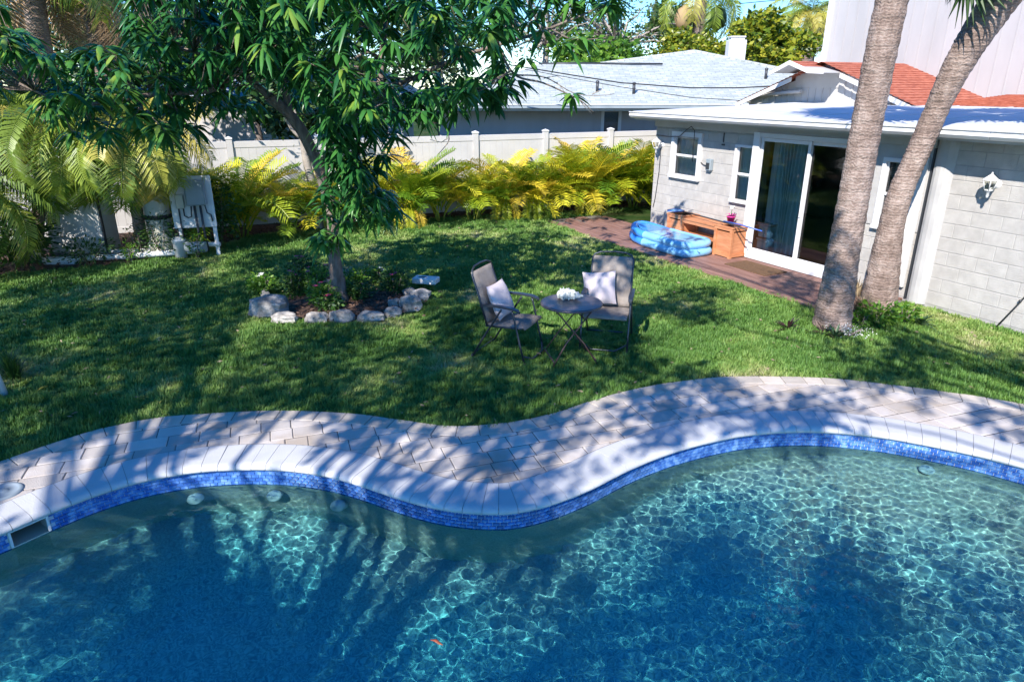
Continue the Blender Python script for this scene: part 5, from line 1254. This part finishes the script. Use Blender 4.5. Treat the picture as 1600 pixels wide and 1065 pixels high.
for k in range(4600):
    x, y = rc.uniform(-8, 7.5), rc.uniform(1.2, 14); z_ = 0; q = proj(x + (.37 if y < 4.8 else 0), y, z_)
    if not q or not (-150 < q[0] < 1750 and 300 < q[1] < 1150): continue
    D = max(0, shade_at(*q) * 1.12 - (.10 if y > 5.5 else .13)); D += max(0, D - .66) * 1.8; D += .13 if (y > 6.0 and x < 1.2) else 0; D = 0 if (x > 5.2 and y > 7.6) or y > 12.8 else D; u_, v_ = x * SAX + y * SAY, x * SAY - y * SAX
    nz = noise.noise(Vector((u_ * .55, v_ * 1.3, 3))) * 1.25 + noise.noise(Vector((u_ * 1.3, v_ * 2.9, 9))) * .45
    if D > .06 and (nz + .24 > (1 - D) or (D > .3 and rc.random() < .008)):
        h = rc.uniform(5.2, 8.2); t_ = (h - z_) / SUN.z; clumps.append((x + SUN.x * t_, y + SUN.y * t_, h))
print('clumps', len(clumps))
cl = np.array(clumps)
def shade_tree(name, label, base, top, sel, mat, n_per, size, seed, r=.20):
    t = thing(name, label, 'tree', base); bv = np.array(base); C = cl[sel] - bv; b = MB(); limb(b, [(0, 0, -.1), (.1, .1, 2.0), tuple(Vector(top) - Vector(base))], r * 1.3, r * .8, 12, wob=.1)
    rr = random.Random(seed); hub = Vector(top) - Vector(base); sub = [Vector(C[i]) for i in rr.sample(range(len(C)), min(46, len(C)))]
    for s_ in sub: limb(b, [hub, hub.lerp(s_, .5) + Vector((0, 0, .5)), s_], r * .22, .012, 6, N=9, wob=.25, seed=rr.random() * 9)
    b.build('trunk', M['bark'], t); rs = np.random.RandomState(seed)
    Q = np.repeat(C, n_per, 0); Q = Q + np.clip(rs.randn(*Q.shape), -1.6, 1.6) * np.array([.105, .105, .09]); V, F, tn = cards(Q, size, seed, .5); npmesh('crown', V, F, mat, t, tone=tn)
left = cl[:, 0] < -.6
shade_tree('shade_oak', 'big oak standing behind the viewer on the left, shading lawn and pool', (-5.5, -4.6, 0), (-5.0, -3.6, 4.6), left, M['oak'], 26, .13, 5, .24)
shade_tree('shade_oak', 'big oak standing behind the viewer on the right, dappling lawn and pool', (5.2, -5.2, 0), (4.6, -4.2, 4.6), ~left, M['oak'], 26, .13, 6, .22)
# ================================================================ OBJECTS ON THE LAWN
def folding_chair(label, cx, cy, ang):
    t = thing('folding_chair', label, 'chair', (cx, cy, -.015), ang, 'padded folding patio chairs'); w = .29   # x = forward, y = across
    for sd in (-1, 1):
        y = sd * w
        b = MB(); b.tube([(.33, y, .0), (.27, y, .22), (.18, y, .60), (.165, y, .635)], .0125, 8); b.lathe([(0, .02), (.018, .018), (.018, -.005), (0, -.005)], 8, Matrix.Translation((.33, y, 0))); b.build('leg', M['chairmetal'], t)
        b = MB(); b.tube([(-.36, y, .0), (-.22, y, .24), (.02, y, .62), (.03, y, .635)], .0125, 8); b.lathe([(0, .02), (.018, .018), (.018, -.005), (0, -.005)], 8, Matrix.Translation((-.36, y, 0))); b.build('leg', M['chairmetal'], t)
        b = MB(); vs = []; prof_ = [(-.24, .64, .018), (-.16, .655, .024), (0, .66, .028), (.16, .655, .032), (.24, .635, .026), (.262, .615, .016)]
        for x, z, hw in prof_: vs += [(x, y - hw, z), (x, y - hw, z + .022), (x, y + hw, z + .022), (x, y + hw, z)]
        b.add(vs, [(4 * i + j, 4 * i + 4 + j, 4 * i + 4 + (j + 1) % 4, 4 * i + (j + 1) % 4) for i in range(5) for j in range(4)] + [(0, 1, 2, 3), (23, 22, 21, 20)]); b.build('armrest', M['chairmetal'], t)
    b = MB(); b.tube([(-.36, -w, .02), (-.36, w, .02)], .011, 8); b.build('stretcher', M['chairmetal'], t); b = MB(); b.tube([(.30, -w, .10), (.37, -w * .5, .03), (.37, w * .5, .03), (.30, w, .10)], .010, 8); b.build('stretcher', M['chairmetal'], t)
    b = MB(); yb = w - .03
    b.tube([(-.17, -yb, .40), (-.26, -yb, .70), (-.36, -yb, 1.0), (-.37, -yb * .9, 1.05), (-.385, -yb * .6, 1.078), (-.385, 0, 1.088), (-.385, yb * .6, 1.078), (-.37, yb * .9, 1.05), (-.36, yb, 1.0), (-.26, yb, .70), (-.17, yb, .40)], .0115, 8); b.build('back_frame', M['chairmetal'], t)
    b = MB(); b.tube([(-.19, -yb, .40), (.27, -yb, .425), (.29, -yb + .03, .425), (.29, yb - .03, .425), (.27, yb, .425), (-.19, yb, .40)], .0115, 8); b.build('seat_frame', M['chairmetal'], t)
    def pad(path, wy, th):
        b = MB(); n = len(path); P = [Vector((p[0], 0, p[1])) for p in path]; ny_ = 10; o = []
        for side in (0, 1):
            for i, p in enumerate(P):
                tt = (P[min(i + 1, n - 1)] - P[max(i - 1, 0)]).normalized(); nr = Vector((-tt.z, 0, tt.x)); e = math.sin(math.pi * (.08 + .84 * i / (n - 1))) ** .35
                for j in range(ny_ + 1):
                    v = -1 + 2 * j / ny_; k = e * (1 - abs(v) ** 6) ** .5 if abs(v) < 1 else 0
                    o.append(p + Vector((0, v * wy, 0)) + nr * (th * k * (1 if side else -.35) + .004 * noise.noise(p * 9 + Vector((0, v * 3, side)))))
        m = (ny_ + 1); f = []
        for side in (0, 1):
            s0 = side * n * m
            for i in range(n - 1):
                for j in range(ny_):
                    q = (s0 + i * m + j, s0 + i * m + j + 1, s0 + (i + 1) * m + j + 1, s0 + (i + 1) * m + j); f.append(q if side else q[::-1])
        for j in range(ny_): f += [(j, j + 1, n * m + j + 1, n * m + j), ((n - 1) * m + j, n * m + (n - 1) * m + j, n * m + (n - 1) * m + j + 1, (n - 1) * m + j + 1)]
        b.add(o, f, smooth=True); return b
    pad([(-.19 - .183 * k / 12 - (.0 if k < 11 else .0), .43 + .60 * k / 12) for k in range(13)][::-1], .262, .05).build('back_pad', M['sling'], t)
    pad([(.31 - .02 * (k == 0), .435 - .03 * (k / 10)) if k > 0 else (.315, .41) for k in range(1)] + [(.30 - .50 * k / 10, .437 - .02 * k / 10) for k in range(11)][::1], .265, .045).build('seat_pad', M['sling'], t)
    return t
def cushion(label, loc, ang, tilt, size, roll=0):
    b = MB(); n = 14; vs = []; fs = []
    for side in (1, -1):
        for i in range(n + 1):
            for j in range(n + 1):
                u, v = -1 + 2 * i / n, -1 + 2 * j / n; h = .085 * ((1 - abs(u) ** 2.6) * (1 - abs(v) ** 2.6)) ** .55; pin = 1 - .07 * (1 - v * v) * abs(u) ** 1.0; pin2 = 1 - .07 * (1 - u * u)
                vs.append((side * (h + .003 * noise.noise(Vector((u * 3, v * 3, side)))), u * size / 2 * pin, v * size / 2 * pin2))
    m = n + 1
    for s_ in (0, 1):
        for i in range(n):
            for j in range(n):
                q = (s_ * m * m + i * m + j, s_ * m * m + (i + 1) * m + j, s_ * m * m + (i + 1) * m + j + 1, s_ * m * m + i * m + j + 1); fs.append(q if s_ == 0 else q[::-1])
    T = Matrix.Translation(loc) @ Matrix.Rotation(ang, 4, 'Z') @ Matrix.Rotation(tilt, 4, 'Y') @ Matrix.Rotation(roll, 4, 'X'); b.add(vs, fs, T, True)
    tag(b.build('throw_pillow', M['pillow']), label, 'pillow', 'pale pink throw pillows')
a1 = math.atan2(-.42, .91); a2 = R(-104)
c1p = (-.03, 7.80); c2p = (1.20, 8.16)
folding_chair('padded folding chair left of the round table, turned toward it in profile', *c1p, a1)
folding_chair('padded folding chair behind the round table, facing the pool', *c2p, a2)
def rel(c, ang, x, y, z): return (c[0] + math.cos(ang) * x - math.sin(ang) * y, c[1] + math.sin(ang) * x + math.cos(ang) * y, z)
cushion('pale pink pillow standing upright on the left chair', rel(c1p, a1, -.10, -.03, .66), a1, R(-24), .43)
cushion('pale pink pillow leaning in the chair behind the table', rel(c2p, a2, -.11, -.13, .66), a2, R(-22), .42, R(6))
tb = thing('bistro_table', 'small round dark bistro table with crossed folding legs between the chairs', 'table', (.69, 7.58, -.015), R(12))
b = MB(); b.lathe([(0, .715), (.335, .715), (.355, .713), (.362, .704), (.362, .690), (.352, .684), (0, .684)], 48); b.build('tabletop', M['tabletop'], tb)
for sx in (-1, 1):
    for sy in (-1, 1):
        b = MB(); y = .17 * sy + .012 * sx; b.tube([(-.27 * sx, y * 1.35, .0), (-.10 * sx, y * 1.1, .27), (.09 * sx, y * 1.0, .50), (.24 * sx, y * .95, .684)], [.012, .012, .012, .012], 8, flat=.65); b.build('leg', M['rustmetal'], tb)
for q in ([(-.25, -.22, .06), (-.25, .22, .06)], [(.25, -.22, .06), (.25, .22, .06)], [(.0, -.18, .385), (.0, .18, .385)], [(.12, -.17, .54), (.12, .17, .54)], [(-.16, -.18, .67), (-.16, .18, .67)], [(.16, -.18, .67), (.16, .18, .67)]):
    b = MB(); b.tube(q, .009, 6); b.build('crossbar', M['rustmetal'], tb)
# conch shell on the table
b = MB(); n, m_ = 22, 16; vs = []
for i in range(n + 1):
    q = i / n; L = -.15 + .32 * q; r = .075 * (math.sin(math.pi * min(1, q ** .62)) ** .8) + .004
    for j in range(m_):
        g = 2 * math.pi * j / m_; k = 1 + .38 * max(0, math.sin(i * 1.5 + g)) * (abs(math.sin(g * 2.5 + i * .9))) + .22 * noise.noise(Vector((math.cos(g) * 2, math.sin(g) * 2, q * 9)))
        fl_ = 1.5 if math.cos(g) > .3 and .25 < q < .8 else 1; vs.append((L, r * math.cos(g) * k * fl_, max(.0, .05 + r * math.sin(g) * k * .75)))
b.add(vs, [(i * m_ + j, (i + 1) * m_ + j, (i + 1) * m_ + (j + 1) % m_, i * m_ + (j + 1) % m_) for i in range(n) for j in range(m_)])
for k in range(9):
    q = k / 9; b.tube([(-.10 + .2 * q, .05 * math.sin(k * 2.2), .08), (-.11 + .22 * q, .085 * math.sin(k * 2.2), .125 - .03 * q)], [.012, .003], 5)
tag(b.build('conch_shell', M['shell'], None, (.67, 7.70, .70), R(-18)), 'large knobbly white conch shell lying on the round table', 'shell')
# ================================================================ BY THE HOUSE WALL
pl = thing('planter_bench', 'orange wooden planter bench with a box at each end against the wall', 'planter bench', HW(-.93, -.30, 0), HRZ)
def planter_box(x):
    b = MB(); w, d, h = .46, .46, .56
    for sx in (-1, 1):
        for sy in (-1, 1): b.box((x + sx * (w / 2 - .03), sy * (d / 2 - .03), h / 2), (.06, .06, h), ch=.004)
    b.box((x, 0, h / 2 - .03), (w - .045, d - .045, h - .10))
    for z in (h - .02, .05):
        for sy in (-1, 1): b.box((x, sy * (d / 2 - .012), z), (w - .12, .024, .06), ch=.003)
        for sx in (-1, 1): b.box((x + sx * (w / 2 - .012), 0, z), (.024, d - .12, .06), ch=.003)
    o = b.build('planter_box', M['planter'], pl)
    MB().box((x, 0, h - .06), (w - .1, d - .1, .02)).build('soil', M['mulch'], o)
    b = MB()
    for sy in (-1, 1): b.box((x, sy * (d / 2 - .03), h + .012), (w + .03, .075, .024), ch=.004)
    for sx in (-1, 1): b.box((x + sx * (w / 2 - .03), 0, h + .012), (.075, d - .10, .024), ch=.004)
    b.build('rim', M['planter'], o)
planter_box(.69); planter_box(-.69)
for k in range(4): MB().box((0, -.18 + k * .115, .545), (.90, .105, .028), ch=.004).build('seat_slat', M['planter'], pl)
b = MB(); b.box((0, -.20, .50), (.92, .03, .07)); b.box((0, .20, .50), (.92, .03, .07)); b.box((0, .0, .24), (.9, .36, .02)); b.build('seat_rail', M['planter'], pl)
# inflatable boat-shaped pool
tv = thing('inflatable_pool', 'deflating blue inflatable kiddie pool of two stacked tubes on the patio', 'inflatable pool', HW(-1.36, -.90, 0), HRZ); tv.scale = (.9, .9, .92)
def ring_path(z, k=1.0, n=44):
    P = []; L, Wd = 1.02 * k, .37 * k
    pts = [(L * .98, -Wd * .62), (L * .98, Wd * .62), (L * .80, Wd * .98), (L * .3, Wd), (-L * .45, Wd), (-L * .82, Wd * .78), (-L * 1.02, Wd * .3), (-L * 1.02, -Wd * .3), (-L * .82, -Wd * .78), (-L * .45, -Wd), (L * .3, -Wd), (L * .80, -Wd * .98)]
    pts = pts + pts[:1]; Q = [Vector((x, y, 0)) for x, y in pts]; out = []
    for i in range(len(Q) - 1):
        a, b_, c_, d = Q[(i - 1) % 12], Q[i], Q[i + 1], Q[(i + 2) % 12]
        for j in range(5):
            t = j / 5; p = .5 * ((2 * b_) + (c_ - a) * t + (2 * a - 5 * b_ + 4 * c_ - d) * t * t + (3 * b_ - a - 3 * c_ + d) * t ** 3); lift = max(0, -p.x / L - .4) ** 1.6 * .16
            out.append(Vector((p.x, p.y, z + lift + .008 * noise.noise(Vector((p.x * 3, p.y * 3, z * 9))))))
    return out
def ring(name, z, r, k, mat_fn):
    P = ring_path(z, k); n = len(P); m_ = 12
    for nm, sel, mat in ((name, lambda x: x > -.28, M['toylight']), (name, lambda x: x <= -.28, M['toyblue'])):
        b = MB(); vs = []
        for i in range(n):
            t = (P[(i + 1) % n] - P[i - 1]).normalized(); s_ = Vector((-t.y, t.x, 0)).normalized()
            rr_l = r * (1 + .10 * noise.noise(P[i] * 4) + .03 * math.sin(i * 2.1))
            for j in range(m_): g = 2 * math.pi * j / m_; vs.append(P[i] + s_ * math.cos(g) * rr_l + Vector((0, 0, math.sin(g) * rr_l * .95)))
        fs = [(i * m_ + j, ((i + 1) % n) * m_ + j, ((i + 1) % n) * m_ + (j + 1) % m_, i * m_ + (j + 1) % m_) for i in range(n) if sel((P[i].x + P[(i + 1) % n].x) / 2) for j in range(m_)]
        us = sorted({i for f in fs for i in f}); mp_ = {u: k for k, u in enumerate(us)}
        b.add([vs[u] for u in us], [tuple(mp_[i] for i in f) for f in fs], smooth=True); b.build(nm, mat, tv)
ring('lower_tube', .085, .095, 1.0, None); ring('upper_tube', .245, .090, .97, None)
for nm, x0, x1, mat in (('cover_sheet', -.28, .93, M['toylight']), ('cover_sheet', -.92, -.28, M['toyblue'])):
    b = MB(); n = 16; vs = []
    for i in range(n + 1):
        x = x0 + (x1 - x0) * i / n; wy = .30 * (1 - max(0, (-x - .35) / .65) ** 2 * .75)
        for j in range(9): v = -1 + j / 4; vs.append((x, v * wy, .318 + max(0, -x - .4) ** 1.6 * .16 + .008 * noise.noise(Vector((x * 4, v * 2, 4)))))
    b.add(vs, [(i * 9 + j, (i + 1) * 9 + j, (i + 1) * 9 + j + 1, i * 9 + j + 1) for i in range(n) for j in range(8)], smooth=True); b.build(nm, mat, tv)
b = MB(); b.lathe([(0, .03), (.02, .03), (.022, .0), (.05, -.005)], 12, Matrix.Translation((.12, -.02, .30))); b.tube([(.10, -.02, .325), (.06, -.05, .33), (.03, -.05, .31)], .007, 6); b.build('valve', M['poleblue'], tv)
b = MB(); b.tube([(1.02, -.05, .16), (1.09, -.10, .13), (1.12, -.05, .10)], [.02, .015, .01], 6); b.build('grab_handle', M['poleblue'], tv)
# skimmer net with pole lying over the bench
nt_ = thing('pool_skimmer', 'pool skimmer with light blue net and long dark pole lying on the planter bench', 'pool skimmer', HW(-1.75, -.33, .60), HRZ)
b = MB(); b.tube([(.14, 0, .03), (.9, -.06, .035), (1.75, -.20, .05), (2.15, -.28, .04)], .014, 8); b.build('pole', M['darkmetal'], nt_)
b = MB(); b.tube([(1.45, -.15, .065), (1.9, -.16, .07), (2.35, -.10, .03)], .012, 8); b.build('hose_end', M['poleblue'], nt_)
b = MB(); b.tube([(.14, .0, .03), (.05, -.14, .03), (-.12, -.18, .02), (-.22, -.1, .02), (-.24, .06, .02), (-.12, .14, .02), (.05, .12, .03), (.14, 0, .03)], .010, 6); b.build('hoop', M['poleblue'], nt_)
b = MB(); b.add([(.14, 0, .03), (.05, -.14, .03), (-.12, -.18, .02), (-.22, -.1, .02), (-.24, .06, .02), (-.12, .14, .02), (.05, .12, .03), (-.05, 0, .005)], [(i, (i + 1) % 7, 7) for i in range(7)], smooth=True); b.build('net', M['netblue'], nt_)
b = MB(); b.lathe([(.0, 0), (.13, 0), (.16, .30), (.17, .30), (.17, .28), (.15, .26), (.12, .02), (0, .02)], 24); bk = b.build('bucket', M['white'], None, HW(-2.42, -.62, -.01)); tag(bk, 'plain white bucket at the far end of the planter bench', 'bucket')
fp = thing('flower_pot', 'magenta pot with white bloom on a stem at the right end of the bench', 'flower pot', HW(-.38, -.22, .585), HRZ)
MB().lathe([(0, 0), (.055, 0), (.075, .12), (.085, .12), (.085, .14), (.06, .14)], 16).build('pot', M['pink'], fp)
b = MB(); b.tube([(0, 0, .12), (.0, 0, .28)], .006, 6); b.build('stem', M['lime'], fp); b = MB()
for k in range(7): g = k * .9; b.add([(0, 0, .27), (.05 * math.cos(g) - .02 * math.sin(g), .05 * math.sin(g) + .02 * math.cos(g), .31), (.07 * math.cos(g), .07 * math.sin(g), .33), (.05 * math.cos(g) + .02 * math.sin(g), .05 * math.sin(g) - .02 * math.cos(g), .31)], [(0, 1, 2, 3)])
b.lathe([(0, .33), (.035, .32), (.045, .29), (.02, .26)], 10); b.build('bloom', M['petalw'], fp)
b = MB()
for k in range(6): g = k * 1.05; b.add([(0, 0, .13), (.07 * math.cos(g) - .02 * math.sin(g), .07 * math.sin(g) + .02 * math.cos(g), .18), (.12 * math.cos(g), .12 * math.sin(g), .17), (.07 * math.cos(g) + .02 * math.sin(g), .07 * math.sin(g) - .02 * math.cos(g), .18)], [(0, 1, 2, 3)])
b.build('petals', M['pink'], fp)
for i, (z, lb) in enumerate(((.11, 'lower pale blue storage bin behind the glass door'), (.39, 'upper pale blue storage bin stacked behind the glass door'))):
    bn = thing('storage_bin', lb, 'storage bin', HW(.22, .22, z), HRZ, 'storage bins behind the glass')
    MB().box((0, 0, .12), (.28, .38, .23), ch=.02).build('body', M['bin'], bn); MB().box((0, 0, .25), (.31, .41, .03), ch=.01).build('lid', M['white'], bn)
# ================================================================ POOL EQUIPMENT
hx = at(122, 390, 12.75); cab = thing('equipment_cabinet', 'tall pale metal equipment cabinet with recessed front panel behind the palm fronds', 'cabinet', (-8.18, 12.95, .0), R(4))
MB().box((0, 0, .72), (1.02, .55, 1.26), ch=.02).build('body', M['offwhite'], cab); MB().box((0, -.02, 1.37), (1.08, .64, .05), ch=.015).build('lid', M['boxbeige'], cab)
b = MB(); b.box((.08, -.283, .74), (.78, .02, .95), ch=.006); b.build('front_panel', M['offwhite'], cab); MB().box((.505, -.27, .72), (.03, .06, 1.26), ch=.005).build('edge_trim', M['darkmetal'], cab); MB().box((0, 0, .05), (1.1, .62, .1)).build('base_pad', M['rock'], cab)
ft = thing('filter_tank', 'grey and white pool filter tank with a black clamp band', 'filter tank', (-6.66, 12.85, 0))
MB().lathe([(0, .0), (.20, .0), (.22, .05), (.22, .72)], 24).build('lower_shell', M['boxbeige'], ft); MB().lathe([(.22, .78), (.215, 1.05), (.16, 1.16), (.06, 1.20), (.05, 1.26), (0, 1.26)], 24).build('upper_shell', M['boxbeige'], ft); MB().lathe([(.215, .71), (.245, .72), (.245, .78), (.215, .79)], 24).build('clamp_band', M['black'], ft)
pp = thing('pool_pump', 'squat white pool pump low between filter tank and electric panel', 'pump', (-6.1, 12.7, .0))
MB().tube([(-.05, 0, .2), (.32, 0, .2)], [.1, .1], 14).build('motor', M['boxgrey'], pp); MB().lathe([(0, 0), (.11, 0), (.12, .3), (.13, .31), (.13, .34), (.09, .38), (0, .39)], 18, Matrix.Translation((-.17, 0, 0))).build('strainer_pot', M['pvc'], pp)
pi = thing('pvc_pipework', 'white plastic pipes running low along the front of the equipment bed', 'pipes', (-8.5, 12.3, 0))
MB().tube([(-.02, .45, .34), (-.14, .3, .34), (-.16, .0, .32), (-.16, -.06, .28), (-.15, -.10, .10), (-.08, -.12, .07), (.2, -.10, .07), (1.3, .18, .07), (2.2, .42, .09), (2.6, .5, .12)], .055, 12).build('pipe', M['pvc'], pi)
MB().tube([(.0, -.16, .02), (.55, -.10, .02)], .05, 10).build('pipe', M['pvc'], pi); MB().tube([(.2, .35, .10), (.9, .45, .10), (1.6, .5, .10), (1.65, .5, .3), (1.7, .52, .42)], .045, 10).build('pipe', M['pvc'], pi); MB().tube([(2.1, .55, .35), (2.45, .6, .2), (2.9, .62, .2)], .045, 10).build('pipe', M['pvc'], pi)
bushes_done = [bush('leafy_shrub', 'thin shrub half hiding the filter tank and pump', 255, 402, .6, .9, 700, M['shrub'], 48, .06), bush('leafy_shrub', 'low dark shrub before the cabinet and its pipe', 140, 412, .9, .45, 700, M['shrub'], 49, .06)]
ep = thing('electric_panel', 'white board on legs carrying a grey breaker box and a small beige meter', 'electric panel', (-5.95, 12.8, 0), R(16))
MB().box((0, 0, 1.02), (.74, .04, .95), ch=.006).build('backboard', M['white'], ep)
for x in (-.28, .32): MB().box((x, .03, .3), (.07, .04, .75), ch=.004).build('leg', M['white'], ep)
b = MB(); b.box((.09, -.09, 1.20), (.34, .14, .46), ch=.015); bo = b.build('breaker_box', M['boxgrey'], ep); MB().box((.09, -.167, 1.20), (.28, .012, .40), ch=.004).build('door', M['boxgrey'], bo)
MB().box((-.20, -.06, 1.05), (.14, .09, .26), ch=.01).build('meter', M['boxbeige'], ep)
b = MB(); b.tube([(.04, -.08, .97), (.04, -.07, .5), (.04, -.06, .1)], .022, 8); b.tube([(.14, -.08, .97), (.14, -.07, .5), (.16, -.06, .1)], .022, 8); b.tube([(-.16, -.05, .92), (-.16, -.05, .78), (-.10, -.06, .74), (-.04, -.06, .76), (-.02, -.06, .95)], .012, 8); b.tube([(-.24, -.05, .92), (-.24, -.05, .4), (-.22, -.04, .1)], .014, 8); b.tube([(.22, -.08, .97), (.24, -.07, .82), (.3, -.05, .78), (.31, -.04, .66)], .012, 8); b.build('conduit', M['darkmetal'], ep)
b = MB(); x, y = G(7, 613); b.tube([(x, y, -.03), (x - .10, y + .02, .45), (x - .12, y + .02, .9)], [.035, .045, .045], 10); tag(b.build('white_post', M['pvc']), 'white tapered post foot cut by the left edge of the lawn', 'post')
def floating_leaf(px, py, L, label, mat):
    x, y = G(px, py, WATER_Z + .01); b = MB(); b.tube([(-L / 2, 0, 0), (-L * .15, .006, .006), (L * .2, -.004, .004), (L / 2, -.014, .012)], [.003, .012, .010, .002], 6, flat=.4); tag(b.build('floating_leaf', mat, None, (x, y, WATER_Z + .008), R(-25)), label, 'leaf')
M['redleaf'] = pm('redleaf', (.30, .06, .03), (.22, .10, .05), scale=20, rough=.5)
floating_leaf(683, 1002, .10, 'single reddish brown leaf floating on the dark water', M['redleaf'])
def lawn_leaf(px, py, label, mat, L=.13):
    x, y = G(px, py); b = MB(); b.add([(-L / 2, 0, .02), (0, -.02, .035), (L / 2, .01, .015), (0, .025, .03)], [(0, 1, 2, 3)]); tag(b.build('fallen_leaf', mat, None, (x, y, .0), random.uniform(0, 3)), label, 'leaf')
M['yleaf'] = pm('yleaf', (.55, .42, .05), rough=.6)
lawn_leaf(68, 608, 'yellow fallen leaf on the lawn near the left edge', M['yleaf']); lawn_leaf(250, 630, 'small yellow-green fallen leaf on the lawn just above the deck', M['yleaf'], .09)

for o_ in pool.children: o_.cycles.is_caustics_receiver = True
